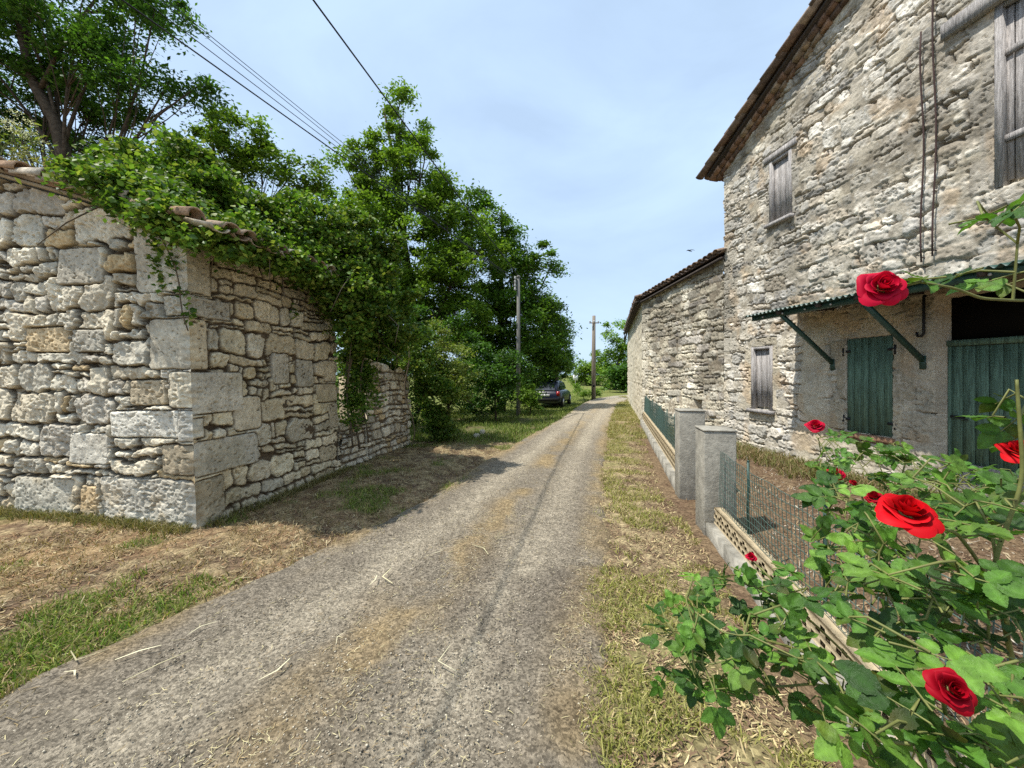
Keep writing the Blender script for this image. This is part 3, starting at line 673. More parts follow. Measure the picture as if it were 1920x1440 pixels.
# awning: corrugated sheet, beam and struts
rw = R(43)
aw_u0, aw_u1 = .6, (6.36 - .5) / .9923
def awn(u, p): return hF.P(u, 2.47 + (0.98 - p) * .38, p)
nu_ = int((aw_u1 - aw_u0) / .076 * 8); uu = np.linspace(aw_u0, aw_u1, nu_); pp = np.linspace(.03, .98, 8)
UU, PP = np.meshgrid(uu, pp, indexing='ij')
ZZ = 2.47 + (.98 - PP) * .10 + .016 * np.sin(UU / .076 * 2 * math.pi) + .01 * vnoise(UU, PP, .6, 5)
top_ = hF.P(UU, ZZ, PP); bot_ = hF.P(UU, ZZ - .006, PP); i = np.arange(UU.size).reshape(UU.shape); N_ = UU.size
q = np.stack([i[:-1, :-1], i[1:, :-1], i[1:, 1:], i[:-1, 1:]], -1).reshape(-1, 4)
rim_ = [np.stack([i[:-1, -1], i[1:, -1], i[1:, -1] + N_, i[:-1, -1] + N_], -1), np.stack([i[-1, :-1], i[-1, 1:], i[-1, 1:] + N_, i[-1, :-1] + N_], -1)]
awning = under(np_mesh('awning', np.concatenate([top_.reshape(-1, 3), bot_.reshape(-1, 3)]), [q, q[:, ::-1] + N_] + rim_, M['greenmetal'], None, None, True), house)
tag(awning, 'corrugated green awning over the door')
mb = MB(); hF.box(mb, aw_u0, aw_u1 - .06, 2.39, 2.47, .83, .90); sub(mb, 'beam', M['greenmetal'], awning)
for x in (1565, 1735, 2300):
    u = hu(x); mb = MB(); a = hF.P(u, 1.70, .03); b = hF.P(u, 2.40, .87); mb.bar(a, b, .05, .045); hF.box(mb, u - .03, u + .03, 1.60, 1.76, -.03, .045)
    sub(mb, 'strut', M['greenmetal'], awning)
for x in (1565, 1650, 1735, 1830, 2000, 2300):
    u = hu(x) ; mb = MB(); a = hF.P(u, 2.53, .0); b = hF.P(u, 2.435, .95); mb.bar(a, b, .045, .05); sub(mb, 'rafter', M['darkwood'], awning)
for k in range(10):
    mb = MB(); u = aw_u1 - .3 - k * .37; p_ = hF.P(u, 2.42, .905); mb.tube([p_, p_ + np.array([*hn * .012, 0])], .013, 8)
    sub(mb, 'bolt', M['porcelain'], awning)

# ------------------------------------------------------------------ lower stone outbuilding at its far end
WO = np.array([HC - .125 * 8.15, 8.15]); wF = Frame(WO, hd, hn, 0.0); WW = 3.78
wing = thing('stone_outbuilding', (WO[0] + 1.2, 11.5, 0), 'lower stone outbuilding joined to the house, with dark lichen and low tiled eave', 'outbuilding')
st = layout(-.1, WW + .1, -.15, 4.2, R(51), (.10, .22), (.2, .6), .35)
HOLE = [(1300 - 0, 1318, 750, 770)]
def wuv(x, y):
    Y = Yx(x); return (Y - 8.15) / .9923, EYE - (y - HOR) / F_PX * Y
hl = (wuv(1318, 770)[0], wuv(1302, 770)[0], wuv(1310, 770)[1], wuv(1310, 750)[1])
fixW = [(hl[0] - .08, hl[1] + .08, hl[3], hl[3] + .1, (.6, .55, .43))]
for k in range(14): fixW.append((WW - (.2 if k % 2 else .36), WW + .02, k * .28, (k + 1) * .28, np.array((.72, .66, .53)) * (.9 + .05 * (k % 4))))
f = stone_wall('wall', wF, WW, lambda u: 4.03 - .066 * u, .019, 105, None, st, [(.62, .56, .43), (.52, .48, .39), (.70, .65, .53), (.46, .42, .36)], [.4, .2, .25, .15], (.42, .36, .27), fixW, [(*hl, .2)],
               amp=.034, joint=.006, edge=.028, warp=.055, flush=.5, slot=.48, relief=.6, depth=.055, pits=.8, v0=-.3, stain=[(lambda u, v: np.clip(sstep(.35, .6, fbm(u, v, .8, 321, 4) + .14 * (v - 2.2) - .10 * (u - 1.2)), 0, 1) * .85, (.44, .43, .42))])
under(f, wing)
e0 = wF.P(WW, 0, 0)[:2]; e1 = np.array([6.5, 21.5]); ed = (e1 - e0); EL = np.linalg.norm(ed); ed /= EL; en = np.array([-ed[1], ed[0]])
eF = Frame(e0, ed, en, 0.0)
st = layout(-.1, EL + .1, -.3, 4, R(52), (.12, .26), (.2, .6), .3)
f = stone_wall('end_wall', eF, EL, lambda u: 3.78 + 0 * u, .04, 106, None, st, [(.56, .5, .38), (.5, .45, .35)], [.6, .4], (.4, .34, .25), amp=.03, joint=.008, warp=.03, v0=-.3, plaster=lambda u, v: .8 + 0 * u, plaster_col=(.66, .60, .47))
under(f, wing)
mb = MB(); wF.box(mb, .02, WW - .02, -.3, 3.75, -2.8, -.22); eF.box(mb, .05, EL, -.3, 3.7, -1.5, -.06)
c3 = wF.P(WW - .02, 0, -.02)
under(mb.build('inner_wall', M['plaster']), wing)
mb = MB(); wF.box(mb, hl[0] - .02, hl[1] + .02, hl[2] - .02, hl[3] + .02, -.225, -.205); under(mb.build('wall_opening', M['dark']), wing)
dw = np.array([hn[0], hn[1], -.38]); dw /= np.linalg.norm(dw); de = np.array([en[0], en[1], -.38]); de /= np.linalg.norm(de)
mb = MB(); tile_field(mb, wF.P(0.0, 4.03, .20) - dw * 2.6 + np.array([0, 0, .02]), np.array([hd[0], hd[1], -.066]), dw, 20, 7, seed=8, palette=[(.2, .14, .1), (.26, .19, .14), (.17, .13, .11)])
tile_field(mb, eF.P(-.1, 3.80, .30) - de * 2.6, np.array([ed[0], ed[1], 0]), de, 49, 7, seed=9, palette=[(.2, .14, .1), (.26, .19, .14), (.17, .13, .11)])
under(mb.build('roof', M['tile']), wing)
mb = MB()
p = wF.P(0, 4.0, .14); a = np.array([hd[0], hd[1], -.066]) * (WW + .15); b = -dw * 2.8; mb.hexa([p - [0, 0, .05], p + a - [0, 0, .05], p + a + b - [0, 0, .05], p + b - [0, 0, .05], p, p + a, p + a + b, p + b])
p = eF.P(-.05, 3.76, .26); a = np.array([ed[0], ed[1], 0]) * EL; b = -de * 2.8; mb.hexa([p - [0, 0, .05], p + a - [0, 0, .05], p + a + b - [0, 0, .05], p + b - [0, 0, .05], p, p + a, p + a + b, p + b])
under(mb.build('roof_boards', M['darkwood']), wing)

# ------------------------------------------------------------------ gate pillars and fences
GROUP_P = 'concrete gate pillars'
for (x, y, hgt, sx, sy, rot, lab) in [(2.22, 4.80, 1.08, .30, .24, -.19, 'taller concrete gate pillar, at the end of the far green fence'), (2.01, 3.80, .99, .29, .30, -.19, 'lower concrete gate pillar, nearer, at the end of the near wire fence')]:
    mb = MB(); mb.box((0, 0, hgt / 2 - .05), (sx, sy, hgt + .1), rot); 
    g = thing('gate_pillar', (x, y, 0), lab, 'gate pillar', GROUP_P)
    o = mb.build('shaft', M['concrete'], g)
    bv = o.modifiers.new('bevel', 'BEVEL'); bv.width = .012; bv.segments = 2
    m2 = MB(); m2.box((0, 0, hgt + .012), (sx + .012, sy + .012, .02), rot); o2 = m2.build('cap', M['concrete'], g); bv = o2.modifiers.new('bevel', 'BEVEL'); bv.width = .006

def fence(name, a, b, lab, z0, zc0, zc1, zm0, zm1, posts, seed, droop=0.0, sag=.02):
    r = R(seed); a = np.array(a, float); b = np.array(b, float); d = b - a; Ln = np.linalg.norm(d); d /= Ln; n = np.array([-d[1], d[0]])
    fr = Frame(a, d, n, 0.0); root = thing(name, (*(a + b) / 2, 0), lab, 'fence', 'green wire fences')
    mb = MB(); k = int(Ln / .5) + 1; e = np.linspace(0, Ln, k + 1)
    for q in range(k): fr.box(mb, e[q] + .001, e[q + 1], -.15, z0 + r.uniform(-.004, .004), -.11, .11)
    under(mb.build('plinth', M['concrete']), root)
    nc = int(Ln / .042); nr = 6; eu = np.linspace(0, Ln, nc + 1); ez = np.linspace(zc0, zc1, nr + 1); ez[0] = zc0; mb = MB()
    solid = np.ones((nc, nr), bool)
    for q in range(nc):
        if q % 2 == 0: solid[q, 1] = False
        else: solid[q, 3] = False
        if q % 4 == 2: solid[q, 4] = False
    UU, ZZ = np.meshgrid(eu, ez, indexing='ij'); jit = (fbm(UU, ZZ, .05, seed + 60, 2) - .5) * .016
    Vt = np.concatenate([fr.P(UU + jit, ZZ, .04).reshape(-1, 3), fr.P(UU + jit, ZZ, -.04).reshape(-1, 3)]); I = lambda i, j, l: l * (nc + 1) * (nr + 1) + i * (nr + 1) + j; Fc = []
    for i in range(nc):
        for j in range(nr):
            if not solid[i, j]: continue
            Fc += [[I(i, j, 0), I(i, j + 1, 0), I(i + 1, j + 1, 0), I(i + 1, j, 0)], [I(i, j, 1), I(i + 1, j, 1), I(i + 1, j + 1, 1), I(i, j + 1, 1)]]
            for di, dj, p, q in ((-1, 0, (0, 0), (0, 1)), (1, 0, (1, 1), (1, 0)), (0, -1, (1, 0), (0, 0)), (0, 1, (0, 1), (1, 1))):
                a_, b_ = i + di, j + dj
                if not (0 <= a_ < nc and 0 <= b_ < nr and solid[a_, b_]): Fc.append([I(i + p[0], j + p[1], 0), I(i + q[0], j + q[1], 0), I(i + q[0], j + q[1], 1), I(i + p[0], j + p[1], 1)])
    mb.add(Vt, Fc)
    under(mb.build('pierced_blocks', M['claustra']), root)
    mb = MB(); wv = lambda u, z: .03 * math.sin(u * 2.1 + seed) * (z - zm0) / (zm1 - zm0) + droop * (z - zm0)
    u = 0.02; m = 0
    while u < Ln:
        pts = [fr.P(u + .006 * math.sin(z * 60 + m), z + (sag * math.sin(u * 1.7)) * (z - zm0), wv(u, z)) for z in np.linspace(zm0, zm1, 6)]; mb.tube(pts, .0027, 4, False); u += .045; m += 1
    for z in np.linspace(zm0, zm1, 10):
        pts = [fr.P(u, z + .006 * math.sin(u * 14 + z * 9) + (sag * math.sin(u * 1.7)) * (z - zm0), wv(u, z)) for u in np.arange(0, Ln, .07)]; mb.tube(pts, .0026, 4, False)
    under(mb.build('wire_mesh', M['wire']), root)
    for p in posts:
        mb = MB(); mb.tube([fr.P(p * Ln, zc1 - .02, -.03), fr.P(p * Ln, zm1 + .03, -.03)], .010, 6); mb.tube([fr.P(p * Ln, zm1 + .03, -.03), fr.P(p * Ln, zm1 + .042, -.03)], [.012, .004], 6)
        under(mb.build('post', M['greenmetal']), root)
    return root
fy = lambda y: (1.96 + .197 * (y - 3.65), y)
fence('wire_fence', fy(.35), fy(3.64), 'near sagging wire fence on cream pierced blocks, rose leaves growing through it', .13, .13, .28, .30, .82, (.2, .52, .82), 3)
fence('wire_fence', (2.22, 4.94), (3.99, 11.6), 'far green wire fence between tall gate pillar and outbuilding', .16, .16, .38, .42, .88, (.02, .15, .28, .41, .54, .67, .8, .93), 4)

# ------------------------------------------------------------------ trees, shrubs, ivy
def G(x, y): return np.array([x, y, float(gz(x, y))])
gp = lambda x, d: G((x - 960) / F_PX * d, d)
# big tree behind the barn, top left
D = 7.4
tree('tree', 'dark spreading tree behind the barn roof, top left, wire running through it', 'tree', gp(118, D),
     [lobe(40, 40, D, 105), lobe(150, 60, D - .3, 85), lobe(60, -80, D + .3, 140), lobe(230, -60, D, 110), lobe(290, 20, D - .5, 52, .7), lobe(95, 150, D + .3, 62, .8), lobe(230, 150, D - .2, 62, .75), lobe(320, 150, D - .4, 50, .6),
      lobe(375, 158, D - .5, 28, .6), lobe(150, 235, D + .5, 55), lobe(20, 215, D + .6, 50, .7), lobe(-80, 60, D, 120), lobe(-90, 220, D + .4, 90), lobe(250, 205, D, 40, .6), lobe(200, 100, D + .2, 60), lobe(110, 250, D + .8, 60), lobe(180, 180, D + .6, 60), lobe(50, 150, D + .8, 60), lobe(30, 270, D + .8, 60)],
     240, 62000, .09, .28, GREEN_DARK, .13, 201, 'trees left of the road', ratio=.42,
     trunk_pts=[gp(118, D), PX(125, 420, D), PX(122, 300, D), PX(105, 230, D), PX(60, 150, D), PX(40, 60, D), PX(30, -60, D), PX(40, -160, D)])
# bushy lower tree behind the ivy
D = 9.2
tree('tree', 'short leafy tree just behind the ivy heap, below the wires', 'tree', gp(470, D),
     [lobe(450, 255, D, 52), lobe(395, 245, D, 40), lobe(340, 270, D - .3, 55), lobe(490, 310, D, 62), lobe(555, 320, D - .2, 45, .8), lobe(420, 330, D, 65), lobe(600, 345, D, 25, .7), lobe(540, 400, D + .5, 55), lobe(280, 330, D, 60), lobe(590, 450, D + .5, 60)],
     120, 22000, .10, .24, GREEN_MID, .10, 202, 'trees left of the road')
# tall ash in the middle
D = 15.5
tree('tree', 'tallest bright green tree left of the road, its top highest against the sky', 'tree', gp(790, D),
     [lobe(747, 205, D, 30, 1.2), lobe(738, 255, D, 48), lobe(800, 270, D, 36), lobe(705, 300, D - .3, 50), lobe(770, 330, D, 68), lobe(845, 350, D - .3, 32), lobe(668, 340, D, 34), lobe(820, 400, D, 70), lobe(730, 400, D - .5, 75),
      lobe(660, 420, D - .4, 45), lobe(870, 440, D - .3, 52), lobe(780, 480, D - .5, 85), lobe(850, 530, D - .5, 75), lobe(640, 300, D, 22), lobe(700, 500, D, 70), lobe(800, 600, D, 90), lobe(880, 620, D, 70), lobe(905, 470, D, 45), lobe(790, 550, D + .5, 70), lobe(850, 490, D + .5, 60), lobe(740, 560, D + .6, 60), lobe(690, 350, D, 50), lobe(640, 380, D, 36), lobe(620, 470, D, 60)],
     330, 84000, .15, .40, GREEN_MID, .19, 203, 'trees left of the road')
D = 17.5
tree('tree', 'dark rounded tree behind the concrete pole, overhanging the parked car', 'tree', gp(940, D + 1),
     [lobe(915, 430, D, 42), lobe(950, 470, D, 48), lobe(1005, 480, D, 34, .9), lobe(930, 540, D, 70), lobe(1000, 550, D - .3, 52), lobe(1030, 505, D, 16), lobe(900, 620, D, 80), lobe(990, 630, D - .3, 70), lobe(1035, 600, D, 34), lobe(940, 700, D, 60), lobe(1030, 670, D - .2, 38, .8), lobe(890, 390, D, 30)],
     240, 60000, .16, .42, GREEN_MID[:2] + GREEN_DARK[1:], .2, 204, 'trees left of the road')
D = 22
tree('tree', 'small tree farthest along the left side, behind the parked car', 'tree', gp(1040, D),
     [lobe(1040, 590, D, 26), lobe(1060, 620, D, 20), lobe(1050, 655, D, 27), lobe(1020, 640, D, 40), lobe(1067, 680, D, 12), lobe(1010, 700, D, 40)], 70, 12000, .18, .42, GREEN_DARK, .18, 205, 'trees left of the road')
# beyond the bend
for k, (x, D, lbs, lab, cols) in enumerate([
    (1152, 36, [(1150, 630, 30), (1172, 610, 20), (1170, 650, 32), (1140, 665, 26), (1190, 640, 30), (1215, 620, 30), (1160, 690, 34), (1135, 700, 26), (1185, 690, 34), (1130, 720, 20), (1150, 730, 20)], 'bright leafy tree beyond the bend, behind the wooden pole', GREEN_LIGHT),
    (1102, 48, [(1098, 690, 16), (1112, 685, 16), (1125, 690, 20), (1085, 700, 16), (1100, 712, 18), (1120, 714, 16), (1084, 720, 12), (1118, 672, 14), (1100, 700, 20), (1125, 705, 20)], 'low distant tree at the far end of the road', GREEN_MID),
    (1175, 31, [(1160, 705, 18), (1180, 700, 18), (1195, 700, 20), (1172, 720, 14)], 'dark shrubby tree beside the bend, under the bright tree', GREEN_DARK)]):
    tree('tree', lab, 'tree', gp(x, D), [lobe(a, b, D, c_) for a, b, c_ in lbs], 60, 9000, .26, .6, cols, .2, 210 + k, 'trees beyond the bend', twigs=False)
# trees to fill the horizon behind everything
rH = R(77)
wood = []
for k in range(46):
    t_ = rH.uniform(-1.35, 1.4); d_ = rH.uniform(60, 110); wood.append(np.array([t_ * d_, d_, 1.0]))
for k in range(14): wood.append(np.array([-rH.uniform(14, 30), rH.uniform(6, 40), 1.0]))
cs, ps, tone, own = crown([(p + np.array([0, 0, 2.2]), np.array([4.5, 3, 3.6 if p[1] > 45 else 4.0])) for p in wood], 500, 46000, 1.2, R(78), .6)
V, Fq, c = leaf_cloud(ps, .55, R(79), GREEN_MID); tag(np_mesh('distant_wood', V, Fq, M['leaf'], None, c * np.repeat(tone, 4)[:, None]), kind='stuff')
# roadside shrubs
D = 8.8
tree('roadside_shrub', 'yellow green leafy shrub on the verge just past the ruined wall', 'shrub', gp(838, D),
     [lobe(815, 640, D, 38), lobe(842, 672, D, 46), lobe(870, 700, D - .2, 30), lobe(815, 720, D, 55), lobe(850, 750, D - .2, 42), lobe(805, 690, D, 36), lobe(845, 800, D, 35, .8), lobe(812, 780, D, 32)], 90, 13000, .065, .17, GREEN_OLIVE, .035, 221, 'shrubs along the verge')
D = 12
tree('roadside_shrub', 'dark shrub behind the concrete pole foot', 'shrub', gp(930, D), [lobe(900, 720, D, 55), lobe(945, 735, D, 45), lobe(920, 680, D + .3, 50), lobe(960, 700, D + .5, 40), lobe(880, 770, D, 30)], 70, 10000, .10, .24, GREEN_DARK, .04, 222, 'shrubs along the verge')
D = 11.5
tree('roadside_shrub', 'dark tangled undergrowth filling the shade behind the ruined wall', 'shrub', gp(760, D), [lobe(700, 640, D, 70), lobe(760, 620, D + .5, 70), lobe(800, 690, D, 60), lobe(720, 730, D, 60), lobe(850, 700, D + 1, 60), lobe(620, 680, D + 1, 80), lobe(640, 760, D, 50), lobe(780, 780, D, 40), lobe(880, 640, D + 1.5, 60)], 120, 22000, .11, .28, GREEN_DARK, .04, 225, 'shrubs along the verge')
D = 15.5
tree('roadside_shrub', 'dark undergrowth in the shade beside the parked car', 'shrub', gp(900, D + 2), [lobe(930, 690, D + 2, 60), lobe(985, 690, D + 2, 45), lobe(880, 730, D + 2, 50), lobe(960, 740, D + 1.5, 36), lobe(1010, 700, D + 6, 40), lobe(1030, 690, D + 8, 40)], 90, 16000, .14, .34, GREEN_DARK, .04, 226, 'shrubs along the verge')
D = 14.2
tree('roadside_shrub', 'light green small shrub between the concrete pole and the car', 'shrub', gp(994, D), [lobe(992, 745, D, 24), lobe(982, 728, D, 16), lobe(1003, 757, D, 15, .8)], 26, 3600, .085, .18, GREEN_LIGHT, .03, 223, 'shrubs along the verge')
# weeds by the wooden pole
D = 24.5
tree('roadside_shrub', 'low yellow green weeds round the wooden pole', 'shrub', gp(1098, D), [lobe(1098, 738, D, 11, .6), lobe(1120, 735, D, 9, .6), lobe(1085, 728, D + 1, 10)], 18, 2200, .12, .25, GREEN_LIGHT, .02, 224, 'shrubs along the verge', twigs=False)

# ivy over the barn roof and the broken wall
iv = thing('ivy', (-2.4, 5.6, 0), 'thick ivy heap smothering the barn eave and ruined wall, trailing to the ground', 'ivy')
rI = R(230)
IL = [lobe(205, 310, 4.7, 34), lobe(255, 300, 4.6, 50), lobe(300, 340, 4.3, 58), lobe(350, 310, 4.75, 62), lobe(265, 385, 3.98, 36), lobe(345, 385, 4.0, 44, .8), lobe(410, 360, 4.6, 62), lobe(470, 410, 4.8, 44, .8), lobe(520, 430, 5.0, 55), lobe(560, 420, 5.4, 60),
      lobe(580, 475, 5.2, 62), lobe(640, 450, 5.7, 64), lobe(650, 520, 5.35, 66), lobe(700, 480, 6.0, 60), lobe(720, 545, 5.9, 62), lobe(610, 540, 5.35, 36), lobe(680, 600, 5.6, 52), lobe(745, 610, 6.3, 54), lobe(780, 655, 7.8, 40), lobe(664, 650, 5.85, 20, 1.8), lobe(735, 640, 6.7, 26),
      lobe(664, 735, 6.05, 14, 2.0), lobe(668, 690, 6.35, 24, 1.8), lobe(672, 610, 6.1, 30), lobe(812, 725, 8.4, 44), lobe(825, 790, 8.5, 32), lobe(535, 498, 4.95, 24, .7), lobe(450, 455, 4.5, 22, .7), lobe(385, 415, 4.05, 24, .6), lobe(630, 590, 5.6, 20), lobe(700, 635, 6.2, 26)]
def roofpt(s_, t_, z_): return eave + np.array([rv[0], rv[1], 0]) * s_ - np.array([.9817, -.1904, -.30]) / 1.044 * t_ + np.array([0, 0, z_])
IL += [(roofpt(a_, b_, c_), np.array([q_, q_, q_ * .85])) for a_, b_, c_, q_ in [(.0, 1.0, .18, .24), (.12, .62, .14, .22), (.05, .35, .02, .15), (.35, .45, .16, .24), (.3, .1, .04, .13), (.6, .3, .15, .25), (.75, .05, .02, .16), (.9, .25, .15, .26), (1.2, .15, .12, .25), (1.2, -.02, -.12, .13), (1.5, .1, .10, .27),
       (1.8, .05, .10, .28), (1.95, -.03, -.10, .18), (2.15, .0, .05, .3), (2.25, -.02, -.28, .20), (.3, .95, .22, .26), (.5, .8, .2, .26), (-.02, 1.5, .2, .2), (.12, .2, .06, .2), (.45, .02, .0, .19), (.75, -.02, -.06, .17), (1.05, .0, .0, .2), (-.06, .5, .0, .16), (-.08, .95, .02, .15), (.0, .0, -.08, .14), (1.4, -.02, -.05, .18), (.25, -.02, -.12, .13)]]
IL += [lobe(665, 640, 6.7, 40, 1.5), lobe(672, 730, 7.2, 40, 1.5), lobe(660, 790, 6.75, 22), lobe(720, 660, 8.2, 46)]
cs, ps, tone, own = crown(IL, 640, 140000, .15, rI, .4)
ivx = ps.copy()
for k, (x0, y0, x1, y1, d) in enumerate([(270, 390, 268, 465, 3.98), (285, 440, 300, 545, 3.72), (300, 400, 355, 610, 3.68), (475, 470, 468, 560, 4.55), (540, 520, 548, 600, 5.05), (500, 480, 512, 540, 4.8), (650, 700, 655, 800, 6.0), (690, 690, 700, 760, 6.3), (668, 690, 672, 790, 6.15)]):
    n = 90 if k < 6 else 420; t = rI.rand(n)
    ivx = np.concatenate([ivx, PX(0, 0, 1)[None] * 0 + np.stack([PX(x0 + (x1 - x0) * q + 6 * math.sin(q * 9), y0 + (y1 - y0) * q, d) for q in t]) + rI.normal(0, .03 if k < 6 else .07, (n, 3))])
tone = np.concatenate([tone, np.ones(len(ivx) - len(tone))]); lit_ = ivx[:, 2] > 2.3
V, Fq, c = leaf_cloud(ivx, .062, rI, [(.04, .095, .013), (.085, .17, .022), (.15, .25, .034), (.26, .30, .065)], .75, .5)
c = c * np.repeat(tone, 4)[:, None]
under(np_mesh('leaves', V, Fq, M['leaf'], None, c), iv)
mb = MB()
for k in range(46):
    a = cs[rI.randint(len(cs))]; b = a + rI.normal(0, 1, 3) * np.array([.25, .25, .15]) + np.array([0, 0, -rI.uniform(.3, 1.0)]); m_ = (a + b) / 2 + rI.normal(0, .06, 3)
    if b[2] > .1: mb.tube([a, m_, b], [.009, .007, .003], 4)
for (x0, y0, x1, y1, d, w) in [(285, 380, 358, 620, 3.66, .006), (270, 380, 268, 470, 3.95, .005), (480, 440, 468, 560, 4.52, .005), (660, 560, 655, 840, 5.98, .016), (680, 560, 684, 830, 6.15, .013), (640, 560, 668, 840, 6.1, .018), (760, 650, 772, 830, 7.3, .012)]:
    t = np.linspace(0, 1, 9); mb.tube([PX(x0 + (x1 - x0) * q + 7 * math.sin(q * 8 + d), y0 + (y1 - y0) * q, d) for q in t], w, 5)
under(mb.build('stems', M['vine'], None, True), iv)

# rough grass and flowering elder on the barn roof
def stalks(name, lab, cat, spots, h, n, r, cols, heads=None, group=None):
    root = thing(name, spots.mean(0), lab, cat, group); mb = MB(); Vs = []; lp = []
    hp = []
    for p in spots:
        for _ in range(n):
            b = p + r.normal(0, .05, 3) * np.array([1, 1, 0]); t = b + np.array([r.normal(0, .10), r.normal(0, .08), h * r.uniform(.6, 1.15)]); m = (b + t) / 2 + r.normal(0, .02, 3)
            mb.tube([b, m, t], [.0045, .0035, .002], 4, False); hp.append(t)
            for q in r.rand(7): lp.append(b + (t - b) * q + r.normal(0, .035, 3))
    under(mb.build('stems', M['twig']), root)
    V, Fq, c = leaf_cloud(np.array(lp), .075, r, cols, .3); under(np_mesh('leaves', V, Fq, M['leaf'], None, c), root)
    if heads:
        for t in hp[::heads]:
            pos = t + r.normal(0, 1, (70, 3)) * np.array([.045, .04, .016]); V, Fq, c = leaf_cloud(pos, .016, r, [(.72, .70, .58), (.8, .78, .68)], .9, 1.5); under(np_mesh('flower_head', V, Fq, M['petal'], None, c), root)
    return root
rW = R(240)
stalks('elder', 'elder with flat white flower heads at the top left roof edge', 'shrub', np.array([PX(x, y, 5.2) for x, y in ((18, 300), (45, 305), (75, 300), (5, 280), (60, 290))]), .42, 5, rW, GREEN_OLIVE, 3)
stalks('roof_weed', 'thin dry grass stalks growing along the barn roof edge', 'weeds', np.array([PX(x, y, 5.0) for x, y in ((80, 318), (105, 325), (130, 335), (160, 345), (180, 345), (30, 305))]), .2, 9, rW, [(.16, .17, .05), (.28, .25, .1), (.2, .2, .05)])
for k, x in enumerate((216, 225, 395, 425, 455, 480)):
    pass

# ------------------------------------------------------------------ poles, wires, car, sign, bird
pt = PX(972, 520, 14.0)
pole = thing('concrete_pole', (pt[0], 14.0, 0), 'slim pale concrete utility pole standing against the dark trees', 'utility pole', 'utility poles')
mb = MB(); zb = float(gz(pt[0], 14)) - .1
mb.tube([(pt[0], 14, zb), (pt[0], 14, 2.5), (pt[0], 14, pt[2])], [.085, .072, .058], 10); under(mb.build('pole', M['polec'], None, True), pole)
mb = MB(); mb.lathe((pt[0], 14, pt[2]), [(.075, -.02), (.08, .02), (.05, .06), (.01, .08)], 10); under(mb.build('cap', M['polec'], None, True), pole)
INS = []
for k in range(4):
    p = np.array([pt[0] - .12, 13.94, pt[2] - .05 - k * .13]); INS.append(p); mb = MB(); mb.lathe(p, [(.01, -.05), (.035, -.04), (.045, 0), (.03, .03), (.04, .05), (.005, .08)], 8); under(mb.build('insulator', M['porcelain'], None, True), pole)
    mb = MB(); mb.tube([p - np.array([0, 0, .05]), p + np.array([.12, .06, -.05])], .012, 5); under(mb.build('bracket', M['iron'], None, True), pole)
p2 = gp(1113, 23.3); tz = PX(1113, 592, 23.3)[2]
pole2 = thing('wooden_pole', p2, 'weathered wooden utility pole at the road bend', 'utility pole', 'utility poles')
mb = MB(); mb.tube([p2 - [0, 0, .2], (p2[0], p2[1], 2.6), (p2[0] + .02, p2[1], tz)], [.135, .12, .095], 10); under(mb.build('pole', M['polew'], None, True), pole2)
mb = MB(); mb.bar((p2[0] - .28, p2[1] - .12, tz - .45), (p2[0] + .30, p2[1] - .12, tz - .45), .05, .06); under(mb.build('cross_arm', M['polew']), pole2)
for dx in (-.24, 0, .26):
    mb = MB(); mb.lathe((p2[0] + dx, p2[1] - .12, tz - .42), [(.012, 0), (.04, .03), (.05, .07), (.03, .1), (.005, .14)], 8); under(mb.build('insulator', M['porcelain'], None, True), pole2)
mb = MB(); mb.box((p2[0], p2[1] - .135, .8), (.10, .012, .14)); under(mb.build('number_plate', M['iron']), pole2)
def wire(a, b, sag, rad, lab, n=40, group='overhead wires to the concrete pole'):
    a = np.array(a); b = np.array(b); a = a + (a - b) * 1.0                      # carried on behind the viewer
    t = np.linspace(0, 1, n); p = a[None] * (1 - t[:, None]) + b[None] * t[:, None]; p[:, 2] -= 4 * sag * t * (1 - t)
    mb = MB(); mb.tube(p, rad, 6); o = mb.build('overhead_wire', M['cable'], None, True); tag(o, lab, 'wire', group)
wire(PX(277, 30, 5.2), INS[0] - [0, 0, .03], .03, .011, 'thickest of the overhead wires crossing the top left tree')
wire(PX(300, 20, 5.2), INS[1], .03, .006, 'thin overhead wire just above the thick one through the top left tree')
wire(PX(330, 22, 5.2), INS[2], .01, .005, 'thin overhead wire second from the top among the left bundle')
wire(PX(348, 30, 5.2), INS[3] + [0, 0, .25], .0, .005, 'uppermost thin overhead wire of the left bundle')
wire(PX(606, 8, 5.0), INS[0] + [.1, 0, .12], .12, .0125, 'single black cable crossing the open sky from top centre', group='overhead wires to the concrete pole')
wire(p2 + [-.24, -.12, tz - .3], INS[3] + [.1, .1, .1], .15, .006, 'faint wire running between concrete pole and wooden pole') if False else None

